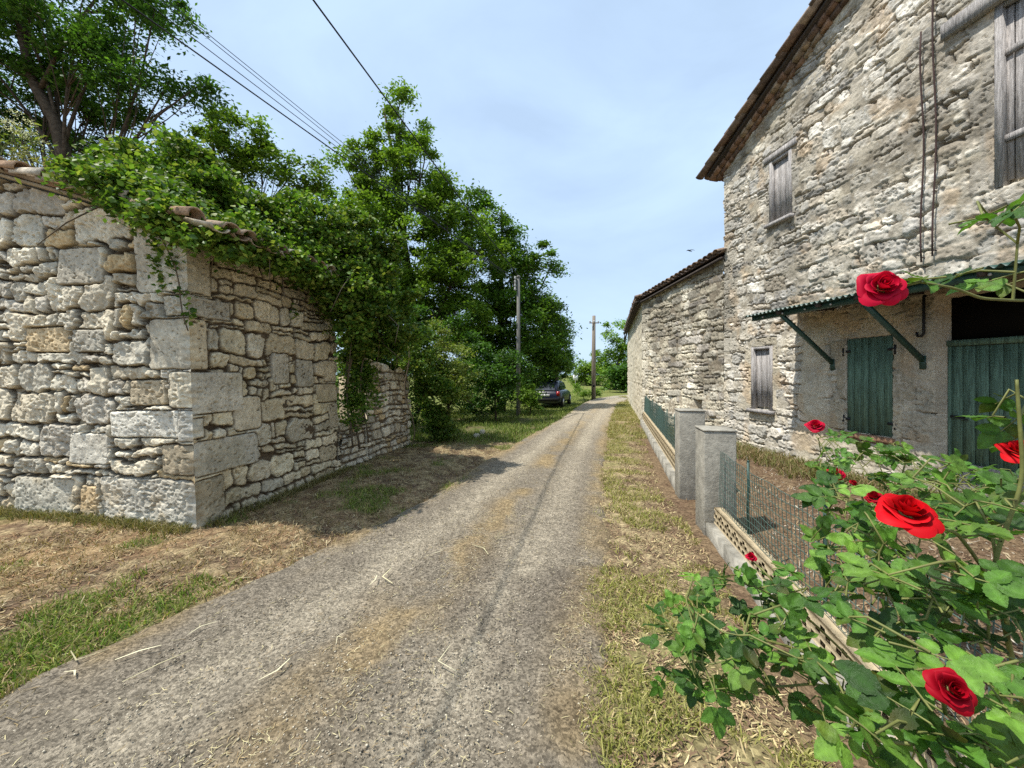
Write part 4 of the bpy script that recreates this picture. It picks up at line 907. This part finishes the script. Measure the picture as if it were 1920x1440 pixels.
def car(loc, rz):
    root = thing('parked_car', loc, 'dark blue hatchback parked on the verge under the trees, rear towards the viewer', 'car')
    root.rotation_euler = (0, 0, rz)
    # length along +Y (front), width X; sections (y, half width, z low, z belt)
    def loft(sec, name, m):
        mb = MB(); V = []; n = 12
        for (y, hw, z0, z1, rnd) in sec:
            a = np.arange(n) / n * 2 * math.pi + math.pi / n
            cx = np.sign(np.cos(a)) * np.abs(np.cos(a)) ** rnd * hw; cz = (z0 + z1) / 2 + np.sign(np.sin(a)) * np.abs(np.sin(a)) ** rnd * (z1 - z0) / 2
            V.append(np.stack([cx, np.full(n, y), cz], 1))
        m_ = len(V); i = np.arange(m_ - 1)[:, None] * n; j = np.arange(n)[None]; k = (j + 1) % n
        mb.add(np.concatenate(V), np.stack([i + j, i + k, i + n + k, i + n + j], -1).reshape(-1, 4)); mb.f.setdefault(n, []).append(np.array([np.arange(n)[::-1], np.arange(n) + (m_ - 1) * n]))
        return mb.build(name, m, root, True)
    loft([(-2.0, .74, .34, .62, .4), (-1.95, .82, .26, .92, .4), (-1.6, .86, .22, 1.0, .4), (-.5, .87, .2, .98, .4), (.7, .87, .2, .96, .4), (1.6, .84, .22, .84, .4), (1.98, .74, .28, .66, .4), (2.05, .62, .36, .56, .5)], 'body', M['carpaint'])
    cab = loft([(-1.9, .66, .84, .98, .5), (-1.55, .66, .86, 1.40, .45), (-1.2, .67, .86, 1.48, .45), (-.2, .67, .86, 1.50, .45), (.35, .64, .86, 1.42, .5), (1.05, .60, .84, .98, .5)], 'cabin', M['carpaint'])
    def pane(P4, name, m): mb = MB(); mb.add(np.array(P4, float), [[0, 1, 2, 3]]); return mb.build(name, m, root)
    pane([(-.52, -1.93, .98), (.52, -1.93, .98), (.46, -1.62, 1.36), (-.46, -1.62, 1.36)], 'rear_window', M['glass'])
    for s in (-1, 1): pane([(s * .70, -1.4, 1.0), (s * .70, .7, 1.0), (s * .655, .2, 1.36), (s * .655, -1.25, 1.38)], 'side_window', M['glass'])
    for s in (-1, 1):
        mb = MB(); mb.box((s * .70, -1.97, .80), (.16, .08, .24)); mb.build('tail_light', M['redlamp'], root)
    mb = MB(); mb.box((0, -2.02, .47), (1.45, .12, .16)); mb.build('bumper', M['rubber'], root)
    mb = MB(); mb.box((0, -1.985, .70), (.5, .03, .11)); mb.build('number_plate', M['white'], root)
    for sx in (-1, 1):
        for y in (-1.25, 1.3):
            mb = MB(); mb.tube([(sx * .70, y, .31), (sx * .87, y, .31)], .31, 20); w = mb.build('wheel', M['rubber'], root)
            mb = MB(); mb.tube([(sx * .86, y, .31), (sx * .882, y, .31)], .19, 14); mb.build('rim', M['rim'], w)
cp = gp(1034, 22.5); car((cp[0] + .05, cp[1], cp[2]), -.30)
sp = gp(1079, 34.0); sg = thing('road_sign', sp, 'tiny white panel on a post far down the road', 'sign')
mb = MB(); mb.tube([sp - [0, 0, .1], sp + [0, 0, 1.0]], .03, 6); under(mb.build('post', M['polec']), sg)
mb = MB(); mb.box(sp + [0, 0, 1.2], (.42, .03, .45)); under(mb.build('panel', M['white']), sg)
bp = PX(1292, 470, 14.0); bird = thing('bird', bp, 'small dark bird flying in the sky beside the house', 'bird')
mb = MB(); mb.tube([(-.085, 0, 0), (-.06, 0, .004), (-.02, 0, .006), (.04, 0, 0), (.10, 0, 0), (.15, 0, 0)], [.004, .018, .024, .02, .009, .012], 8)
for s in (-1, 1):
    w = np.array([(-.035, s * .01, .008), (.03, s * .01, .006), (.05, s * .09, .03), (.085, s * .19, .02), (.03, s * .12, .038), (-.01, s * .06, .03)])
    mb.add(np.concatenate([w, w - [0, 0, .004]]), [[0, 1, 2, 5], [5, 2, 3, 4], [11, 8, 7, 6], [10, 9, 8, 11]])
o = mb.build('body', M['bird'], bird, True)
bird.rotation_euler = (.2, .1, .5)

# ------------------------------------------------------------------ roses in the foreground
def leaflet(mb, b, d, nrm, Ln, col, r):
    d = d / np.linalg.norm(d); s = np.cross(nrm, d); s /= np.linalg.norm(s) + 1e-9; nn = np.cross(d, s)
    t = np.array([0, .07, .14, .21, .28, .35, .42, .49, .56, .63, .70, .77, .84, .90, .96, 1.0]); w = .345 * Ln * r.uniform(.88, 1.12) * np.sin(np.pi * np.clip(t, .01, .99) ** .82) ** .72 + .004 * Ln
    dr = r.uniform(.02, .25) * Ln; cup = r.uniform(.08, .35); tw = r.uniform(-.25, .25); V = []
    for k in range(16):
        c = b + d * t[k] * Ln - nn * dr * t[k] ** 2 + nn * Ln * .03 * math.sin(t[k] * 9 + dr * 90); jag = 1 + (.075 if k % 2 else -.055)
        ss = s * math.cos(tw * t[k]) + nn * math.sin(tw * t[k]); w2 = w[k] * jag
        for q in (-1, -.5, 0, .5, 1): V.append(c + ss * q * w2 + nn * (abs(q) ** 1.3 * cup * w2 + (.05 * w2 if abs(q) == .5 else 0) + (.03 * w2 * (1 if k % 2 else -1) if q else 0)))
    i = np.arange(15)[:, None] * 5; j = np.arange(4)[None]; V = np.array(V)
    Fq = np.stack([i + j, i + j + 1, i + j + 6, i + j + 5], -1).reshape(-1, 4)
    cc = np.tile(np.array(col), (80, 1)); cc[2::5] *= 1.35; vn = (np.arange(16) % 3 == 0); cc[1::5][vn] *= 1.16; cc[3::5][vn] *= 1.16
    if r.rand() < .10: cc = cc * .6 + np.array([.16, .10, .02]) * .4 * np.repeat(t, 5)[:, None]
    mb.add(V, Fq); mb.c.append(cc)
class LMB(MB):
    def __init__(s): super().__init__(); s.c = []
def compound(lm, sm, b, d, size, cols, r, n=5):
    d = d / np.linalg.norm(d); up = np.array([0, 0, 1.0]) * .8 + np.array([-.35, -.75, .25]) * r.uniform(.1, 1.0) + r.normal(0, .28, 3)
    nn = up - d * (up @ d); nn /= np.linalg.norm(nn) + 1e-9; s = np.cross(nn, d)
    Lr_ = size * 1.55; tip = b + d * Lr_ - nn * size * .15
    sm.tube(np.array([b, (b + tip) / 2 + nn * size * .06, tip]), [.0022, .0016, .0011], 4, False)
    t = r.rand() * (len(cols) - 1.001); k = int(t); col = np.array(cols[k]) * (1 - t + k) + np.array(cols[k + 1]) * (t - k); col = col * r.uniform(.65, 1.25)
    leaflet(lm, tip, d + nn * r.normal(0, .15), nn + r.normal(0, .12, 3), size * r.uniform(.95, 1.15), col * r.uniform(.93, 1.07), r)
    for f_, sc in ((.90, .92), (.5, .75))[: (n - 1) // 2]:
        p = b + (tip - b) * f_
        for sg in (-1, 1):
            dd = d * .55 + s * sg * .9 + nn * r.normal(.0, .2)
            leaflet(lm, p, dd, nn + r.normal(0, .2, 3), size * sc * r.uniform(.85, 1.1), col * r.uniform(.9, 1.1), r)
LEAFC = [(.032, .085, .012), (.055, .135, .017), (.085, .19, .024), (.14, .26, .035)]
def rose_flower(c, axis, Rr, r, col, open_=1.0):
    axis = np.array(axis, float); axis /= np.linalg.norm(axis); x = np.cross(axis, [.31, .2, .93]); x /= np.linalg.norm(x); y = np.cross(axis, x)
    mb = MB(); rings = [(3, .13, .98, .02), (3, .26, .95, .05), (4, .42, .92, .12), (5, .60, .80, .25), (6, .80, .60, .5), (6, 1.0, .36, .85)]
    for ri, (n, rad, hh, fl) in enumerate(rings):
        for k in range(n):
            a0 = (k + .37 * ri + r.normal(0, .08)) / n * 2 * math.pi; wdt = 1.25 / n * 2 * math.pi * .60; ph = r.uniform(0, 6); amp = .05 + .06 * ri / 4
            hj = hh * r.uniform(.85, 1.12); V = []; rj = r.uniform(.92, 1.08)
            for v_ in np.linspace(0, 1, 9):
                wv = wdt * (.30 + .70 * min(1, v_ * 1.7) ** .7)
                for w in np.linspace(-1, 1, 9):
                    v = v_ * (1 - .22 * abs(w) ** 2.6)
                    a = a0 + w * wv
                    rho = Rr * rad * rj * (.18 + .82 * math.sin(v * math.pi / 2) ** .8) * (1 + fl * .26 * v ** 4) * open_ ** .5
                    z = Rr * (hj * v ** .8 - fl * .42 * v ** 5) + Rr * amp * math.sin(2.3 * w + ph) * v ** 2 - Rr * .12 * w * w * v
                    rho *= 1 + amp * .9 * math.cos(3 * w + ph) * v ** 2
                    V.append(np.array(c) + (x * math.cos(a) + y * math.sin(a)) * rho + axis * (z - .25 * Rr))
            i = np.arange(8)[:, None] * 9; j = np.arange(8)[None]
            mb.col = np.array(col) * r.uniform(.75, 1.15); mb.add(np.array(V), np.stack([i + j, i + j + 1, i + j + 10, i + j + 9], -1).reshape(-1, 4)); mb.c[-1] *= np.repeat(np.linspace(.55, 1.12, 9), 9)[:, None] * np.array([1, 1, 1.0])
    mb.col = None
    return mb, np.array(c) - axis * Rr * .3, axis
def rose_bush(loc, lab, canes, blobs, flowers, size, seed, group='red rose bushes'):
    r = R(seed); root = thing('rose_bush', loc, lab, 'rose bush', group); sm = MB(); lm = LMB(); cp = []; cd = []
    for cane in canes:
        P = np.array([q if len(q) == 3 and isinstance(q, np.ndarray) else PX(*q) for q in cane[0]]); n = 8 * len(P); t = np.linspace(0, len(P) - 1, n)
        P = np.stack([np.interp(t, np.arange(len(P)), P[:, k]) for k in range(3)], 1); kk = np.hanning(9); kk /= kk.sum()
        if n > 16: P = np.stack([np.convolve(np.pad(P[:, k], 4, mode='edge'), kk, 'valid') for k in range(3)], 1)
        sm.tube(P, np.linspace(cane[1], cane[1] * .5, n), 6); cp.append(P)
    cp = np.concatenate(cp)
    for (x, y, rp, d, n) in blobs:
        for _ in range(n):
            a, q = r.uniform(0, 2 * math.pi), math.sqrt(r.rand()); dd = d * (1 + r.normal(0, .07)); b = PX(x + rp * q * math.cos(a), y + rp * q * math.sin(a), dd)
            if b[2] < .12: continue
            k = np.argmin(((cp - b) ** 2).sum(1) + r.rand(len(cp)) * .004); s0 = cp[k]; v = b - s0; dist = np.linalg.norm(v)
            if dist > .06: m_ = (s0 + b) / 2 + r.normal(0, .015, 3) + np.array([0, 0, .02]); sm.tube(np.array([s0, m_, b]), [.0026, .0022, .0018], 5, False); cp = np.concatenate([cp, (s0 + m_)[None] / 2, m_[None], (m_ + b)[None] / 2, b[None]])
            dr = v / (dist + 1e-6) * .6 + r.normal(0, .55, 3); dr[2] = dr[2] * .5 + .05
            compound(lm, sm, b - dr / np.linalg.norm(dr) * size, dr, size * r.uniform(.7, 1.15), LEAFC, r, 5 if r.rand() < .7 else 3)
    under(lm.build('leaves', M['rose_leaf'], None, True), root)
    under(sm.build('canes', M['twig'], None, True), root)
    for (x, y, d, Rr, ax, col, op, lb) in flowers:
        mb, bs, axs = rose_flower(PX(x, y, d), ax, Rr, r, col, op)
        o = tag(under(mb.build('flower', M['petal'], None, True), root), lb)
        m2 = MB(); axs = np.array(axs); tip = bs + axs * Rr * .12
        k = np.argmin(((cp - bs) ** 2).sum(1)); m_ = bs - axs * Rr * 1.0
        m2.tube(np.array([cp[k], (cp[k] + m_) / 2 + [0, 0, .005], m_, bs]), [.003, .0028, .0026, .003], 6)
        m2.tube(np.array([bs - axs * .008, bs, tip]), [.004, .009, .012], 8)
        m2.build('flower_stalk', M['twig'], o, True)
    return root
RED, CRIM, DEEP = (.60, .004, .010), (.52, .004, .035), (.34, .002, .012)
n3 = lambda *a: np.array(a, float)
rose_bush((1.55, 1.05, 0), 'large rose bush leaning over the near fence, full red blooms in the right foreground',
    [([n3(1.55, 1.05, .1), n3(1.45, 1.0, .7), (1800, 1000, .85), (1745, 985, .76)], .006), ([n3(1.55, 1.05, .1), (1900, 1250, .85), (1860, 1060, .82), (1920, 900, .8), (1905, 700, .8)], .006),
     ([n3(1.6, 1.1, .1), n3(1.35, .9, 1.2), (2100, 560, .85), (1920, 564, .80), (1840, 560, .78), (1790, 540, .76), (1720, 528, .75)], .0042), ([n3(1.55, 1.05, .1), (1880, 1330, .75), (1790, 1280, .7), (1700, 1180, .78), (1640, 1060, .95)], .005),
     ([n3(1.6, 1.1, .1), (1760, 1000, 1.1), (1640, 960, 1.2), (1560, 930, 1.3)], .005), ([n3(1.55, 1.05, .1), (1900, 1400, .66), (1780, 1400, .62), (1650, 1390, .66)], .005), ([(1890, 1180, .8), (1860, 1000, .83), (1840, 960, .84)], .004)],
    [(1850, 1010, 90, .86, 13), (1700, 1070, 90, .95, 16), (1610, 1010, 80, 1.12, 18), (1790, 1140, 100, .78, 15), (1890, 1120, 80, .74, 8), (1740, 1330, 110, .66, 12), (1880, 1290, 100, .64, 9), (1640, 1400, 60, .72, 6), (1565, 945, 55, 1.35, 13),
     (1650, 1120, 70, .82, 7), (1890, 920, 60, .95, 7), (1905, 780, 45, .92, 5), (1820, 1400, 110, .6, 8), (1720, 960, 70, 1.15, 9), (1800, 930, 70, 1.15, 10), (1590, 1090, 60, 1.05, 7), (1700, 1220, 90, .80, 8),
     (1845, 405, 12, .80, 2), (1905, 398, 10, .78, 2), (1870, 520, 14, .79, 1), (1790, 506, 14, .77, 1), (1895, 540, 20, .78, 1), (1735, 522, 8, .76, 1)],
    [(1702, 958, .74, .037, (-.10, -.42, .88), RED, 1.15, 'wide open scarlet rose, seen from the side'), (1655, 537, .75, .033, (-.30, -.85, .35), CRIM, 1.0, 'crimson rose hanging at the end of the arching cane'), (1785, 1292, .57, .023, (-.2, -.6, .5), DEEP, .9, 'dark red rose drooping among the lower leaves'),
     (1915, 845, .85, .032, (-.2, -.5, .8), RED, 1.0, 'red rose cut by the right edge of the picture'), (1640, 932, 1.05, .024, (-.5, -.2, .9), DEEP, .6, 'half closed dark red bud')], .050, 301)
rose_bush((1.75, 1.5, 0), 'low arching rose shoots spilling through the fence onto the road verge',
    [([n3(1.7, 1.5, .05), (1560, 1240, 1.05), (1440, 1200, 1.06), (1330, 1190, 1.1), (1240, 1180, 1.12)], .0045), ([n3(1.7, 1.5, .05), (1550, 1280, 1.02), (1430, 1290, 1.04), (1300, 1270, 1.1)], .004), ([n3(1.7, 1.5, .05), (1520, 1160, 1.1), (1420, 1100, 1.12), (1330, 1080, 1.15)], .004), ([n3(1.7, 1.5, .05), (1560, 1300, .95), (1620, 1350, .85)], .004)],
    [(1275, 1180, 62, 1.12, 13), (1345, 1230, 75, 1.07, 17), (1440, 1200, 70, 1.06, 15), (1330, 1105, 45, 1.16, 9), (1260, 1255, 50, 1.1, 8), (1400, 1280, 50, 1.03, 8), (1500, 1280, 55, .98, 8), (1410, 1110, 50, 1.12, 9), (1480, 1100, 40, 1.14, 6), (1560, 1290, 40, .93, 4), (1340, 1280, 40, 1.05, 6), (1455, 1140, 45, 1.12, 7), (1520, 1230, 45, 1.0, 6), (1585, 1330, 45, .9, 5)],
    [(1408, 1043, 1.25, .017, (-.3, -.3, .8), CRIM, .6, 'tiny red bud above the shoots')], .044, 302)
rose_bush((2.1, 2.1, 0), 'rose bush in the yard behind the others, small blooms before the green shutter',
    [([n3(2.1, 2.1, .1), (1620, 930, 2.1), (1570, 880, 2.15), (1528, 815, 2.3)], .005), ([n3(2.1, 2.1, .1), (1680, 930, 2.0), (1700, 860, 2.0), (1690, 830, 2.0)], .005), ([n3(2.1, 2.1, .1), (1740, 950, 1.9), (1800, 920, 1.85)], .005), ([n3(2.1, 2.1, .1), (1600, 940, 2.0), (1540, 900, 2.1)], .004)],
    [(1560, 850, 45, 2.2, 14), (1620, 880, 60, 2.05, 20), (1690, 890, 55, 1.95, 18), (1750, 920, 55, 1.85, 16), (1550, 900, 40, 2.1, 10), (1700, 850, 30, 2.0, 6), (1820, 920, 50, 1.8, 10), (1640, 940, 60, 1.9, 14), (1870, 900, 50, 1.75, 8)],
    [(1529, 797, 2.35, .045, (-.3, -.5, .75), CRIM, .9, 'small pink red bloom before the wall, highest of its bush'), (1566, 888, 2.1, .036, (-.5, -.5, .6), CRIM, .9, 'small red bloom low on the left of its bush'), (1600, 905, 2.05, .02, (.3, -.5, .6), DEEP, .7, 'withered dark bloom')], .046, 303)

# ------------------------------------------------------------------ grass, dry litter, straw, gravel
def blades(name, P, h, r, cols, lean=.6, wd=.0035):
    n = len(P); h = np.broadcast_to(h, (n,)) * r.uniform(.4, 1.35, n); a = r.uniform(0, 2 * math.pi, n); s = np.stack([np.cos(a), np.sin(a), 0 * a], 1)
    l = r.normal(0, 1, (n, 3)) * lean; l[:, 2] = 0; up = np.array([0, 0, 1.0])
    w = (wd * r.uniform(.6, 1.6, n))[:, None]; m = P + (up * .62 + l * .35) * h[:, None]; t = P + (up * .85 + l) * h[:, None]
    V = np.stack([P - s * w, P + s * w, m - s * w * .7, m + s * w * .7, t], 1).reshape(-1, 3); i = np.arange(n)[:, None] * 5
    cols = np.array(cols); q = r.rand(n) * (len(cols) - 1); k = np.minimum(q.astype(int), len(cols) - 2); f = (q - k)[:, None]
    c = (cols[k] * (1 - f) + cols[k + 1] * f) * r.uniform(.7, 1.25, n)[:, None]
    o = np_mesh(name, V, [i + np.array([[0, 1, 3, 2]]), i + np.array([[2, 3, 4]])], M['blade'], None, np.repeat(c, 5, 0)); tag(o, kind='stuff'); return o
def flats(name, P, ln, wd, r, cols, tilt=.35, m='bit', curve=.3):
    n = len(P); ln = ln * r.uniform(.4, 1.5, n); a = r.uniform(0, 2 * math.pi, n); z = r.normal(0, tilt, n)
    d = np.stack([np.cos(a), np.sin(a), z], 1); s = np.stack([-np.sin(a), np.cos(a), r.normal(0, tilt, n)], 1); L_ = ln[:, None]; w = (wd * r.uniform(.5, 1.5, n))[:, None]
    bow = s * L_ * r.normal(0, curve, n)[:, None] * .3
    lift = np.abs(z)[:, None] * L_ * .5 * np.array([0, 0, 1.0])
    P = P + lift; p0, p1, p2 = P - d * L_ / 2, P + bow, P + d * L_ / 2
    V = np.stack([p0 - s * w * .6, p0 + s * w * .6, p1 - s * w, p1 + s * w, p2 - s * w * .4, p2 + s * w * .4], 1).reshape(-1, 3); i = np.arange(n)[:, None] * 6
    cols = np.array(cols); c = cols[r.randint(0, len(cols), n)] * r.uniform(.7, 1.25, n)[:, None]
    o = np_mesh(name, V, [i + np.array([[0, 1, 3, 2]]), i + np.array([[2, 3, 5, 4]])], M[m], None, np.repeat(c, 6, 0)); tag(o, kind='stuff'); return o
rS = R(400)
def spots(n, x0, x1, y0, y1, keep, pw=2.0):
    y = y0 * (y1 / y0) ** rS.rand(n) if y0 > 0 else rS.uniform(y0, y1, n); x = rS.uniform(0, 1, n)
    X0, X1 = x0(y), x1(y); x = X0 + (X1 - X0) * x; m = keep(x, y); x, y = x[m], y[m]
    return np.stack([x, y, gz(x, y)], 1)
nz_ = lambda x, y, s, k: fbm(x, y, s, k, 3)
barnside = lambda x, y: (x > -3.0 + .194 * (y - 3.72)) | (y < 3.72 - .194 * (x + 3.05) - .05)
inhouse = lambda x, y: x < HC - .125 * y - .05
# left verge: green belt, then dry litter
gk = lambda x, y: barnside(x, y) & (nz_(x, y, .5, 61) + .34 * (YL(y) - x < .95) * (YL(y) - x > .12) * (y < 2.9) - .10 * (y < 7.5) > .54 + .12 * rS.rand(len(x)))
blades('grass', spots(60000, lambda y: YL(y) - 3.0, lambda y: YL(y) + .08, 1.2, 9.5, gk), .055, rS, [(.08, .15, .022), (.15, .24, .035), (.25, .30, .06), (.36, .33, .12)], .7, .003)
dk_ = lambda x, y: barnside(x, y) & (rS.rand(len(x)) < .35 + .65 * (nz_(x, y, .35, 62) > .47))
flats('dry_litter', spots(46000, lambda y: YL(y) - 3.2, lambda y: YL(y) + .25, 1.2, 10, dk_), .045, .003, rS, [(.42, .33, .18), (.34, .23, .12), (.24, .16, .09), (.48, .40, .24), (.30, .18, .10), (.16, .12, .07)], .30)
blades('dry_grass', spots(16000, lambda y: YL(y) - 3.0, lambda y: YL(y) + .1, 1.4, 10, dk_), .06, rS, [(.40, .32, .17), (.28, .20, .10), (.20, .17, .07)], 1.1, .0025)
# foot of the barn walls
q = rS.rand(2600) * 2.3; pb = np.stack([BC[0] + rv[0] * q + .06 + np.abs(rS.normal(0, .06, 2600)), BC[1] + rv[1] * q, 0 * q], 1); pb[:, 2] = gz(pb[:, 0], pb[:, 1])
q = rS.rand(2600) * 3.2; pf = np.stack([BC[0] - rv[1] * q, BC[1] + rv[0] * q - .05 - np.abs(rS.normal(0, .07, 2600)), 0 * q], 1); pf[:, 2] = gz(pf[:, 0], pf[:, 1])
blades('dry_grass', np.concatenate([pb[::2], pf]), .09, rS, [(.36, .30, .15), (.20, .17, .06), (.12, .15, .04)], .7, .003)
# right verge
vk = lambda x, y: (x < FEN(y) - .12) & (nz_(x, y, .3, 66) + .16 * np.exp(-((x - YR(y) - .22) / .2) ** 2) > .50 + .14 * rS.rand(len(x)))
blades('verge_grass', spots(42000, lambda y: YR(y) - .06, lambda y: FEN(y), 1.15, 16, vk), .042, rS, [(.20, .22, .045), (.30, .30, .07), (.42, .38, .15), (.14, .17, .04)], .9, .003)
flats('dry_litter', spots(46000, lambda y: YR(y) - .25, lambda y: FEN(y) - .1, 1.15, 16, lambda x, y: rS.rand(len(x)) < .4 + .6 * (nz_(x, y, .25, 67) > .48)), .035, .003, rS, [(.42, .33, .17), (.28, .19, .11), (.20, .13, .08), (.50, .42, .22), (.15, .10, .065)], .3)
# yard
flats('dry_litter', spots(26000, lambda y: FEN(y) + .15, lambda y: FEN(y) + 4, .6, 10.5, inhouse), .038, .0032, rS, [(.30, .21, .12), (.22, .15, .09), (.36, .29, .18), (.16, .11, .07), (.42, .38, .30)], .45)
hk = lambda x, y: inhouse(x, y) & (HC - .125 * y - x < .9 * (.4 + nz_(x, y, .5, 68)))
blades('yard_weeds', spots(16000, lambda y: FEN(y) + .3, lambda y: HC - .125 * y, 3.5, 11.5, hk), .13, rS, [(.20, .15, .08), (.30, .22, .12), (.16, .17, .05), (.12, .15, .04)], .8, .005)
# far verges
blades('grass', spots(22000, lambda y: YL(y) - 5, lambda y: YL(y) + .05, 8.5, 30, lambda x, y: nz_(x, y, .8, 61) > .35), .11, rS, [(.08, .14, .025), (.15, .21, .04), (.26, .28, .08)], .6, .008)
blades('grass', spots(9000, lambda y: YR(y) + .05, lambda y: np.minimum(YR(y) + 3.5, 4.0 + .264 * (y - 11.9)), 9, 26, lambda x, y: nz_(x, y, .6, 69) > .4), .07, rS, [(.20, .22, .06), (.34, .31, .12), (.42, .36, .18)], .7, .007)
# road: gravel grit, straw and crumbs
def roadp(n, lo=0, hi=1, y1=11):
    y = 1.15 * (y1 / 1.15) ** rS.rand(n); a = lo + (hi - lo) * rS.rand(n); x = YL(y) * (1 - a) + YR(y) * a; return np.stack([x, y, gz(x, y) * .8 + .034], 1), a
P, a = roadp(26000); k = rS.rand(len(P)) < .35 + .65 * (nz_(P[:, 0], P[:, 1], .3, 81) > .45); P = P[k]; n = len(P)
sz = (.0025 + .0045 * rS.rand(n) ** 3)[:, None]; oct_ = np.array([[1, 0, 0], [-1, 0, 0], [0, 1, 0], [0, -1, 0], [0, 0, .7], [0, 0, -.7]]); ro = rS.uniform(.6, 1.4, (n, 6, 1))
V = (P[:, None] + oct_[None] * sz[:, None] * ro).reshape(-1, 3); i = np.arange(n)[:, None, None] * 6
Fq = (i + np.array([[0, 2, 4], [2, 1, 4], [1, 3, 4], [3, 0, 4], [2, 0, 5], [1, 2, 5], [3, 1, 5], [0, 3, 5]])[None]).reshape(-1, 3)
gc = np.array([(.40, .35, .25), (.28, .235, .17), (.52, .46, .35), (.18, .15, .11)]); tag(np_mesh('gravel', V, Fq, M['bit'], None, np.repeat(gc[rS.randint(0, 4, n)] * rS.uniform(.8, 1.2, (n, 1)), 6, 0)), kind='stuff')
P, a = roadp(22000); k = rS.rand(len(P)) < .08 + .8 * np.exp(-((a - .52) / .13) ** 2) * (nz_(P[:, 0], P[:, 1], .3, 84) > .42) + .5 * (a < .10) + .5 * (a > .92); flats('straw', P[k], .03, .0013, rS, [(.46, .40, .22), (.55, .48, .28), (.36, .27, .14), (.24, .17, .09)], .12, curve=.5)
P = np.stack([PX(x, y, EYE * F_PX / (y - HOR)) for x, y in ((380, 1192), (260, 1240), (300, 1262), (130, 1280), (515, 1272), (700, 1100), (820, 1045), (735, 1090), (170, 1235), (850, 1250), (640, 1210), (900, 1040), (560, 1060), (450, 1100), (980, 900), (1000, 960))]); P[:, 2] = .045
flats('straw', P, .20, .0035, rS, [(.62, .57, .38), (.55, .5, .3)], .04, curve=.8)
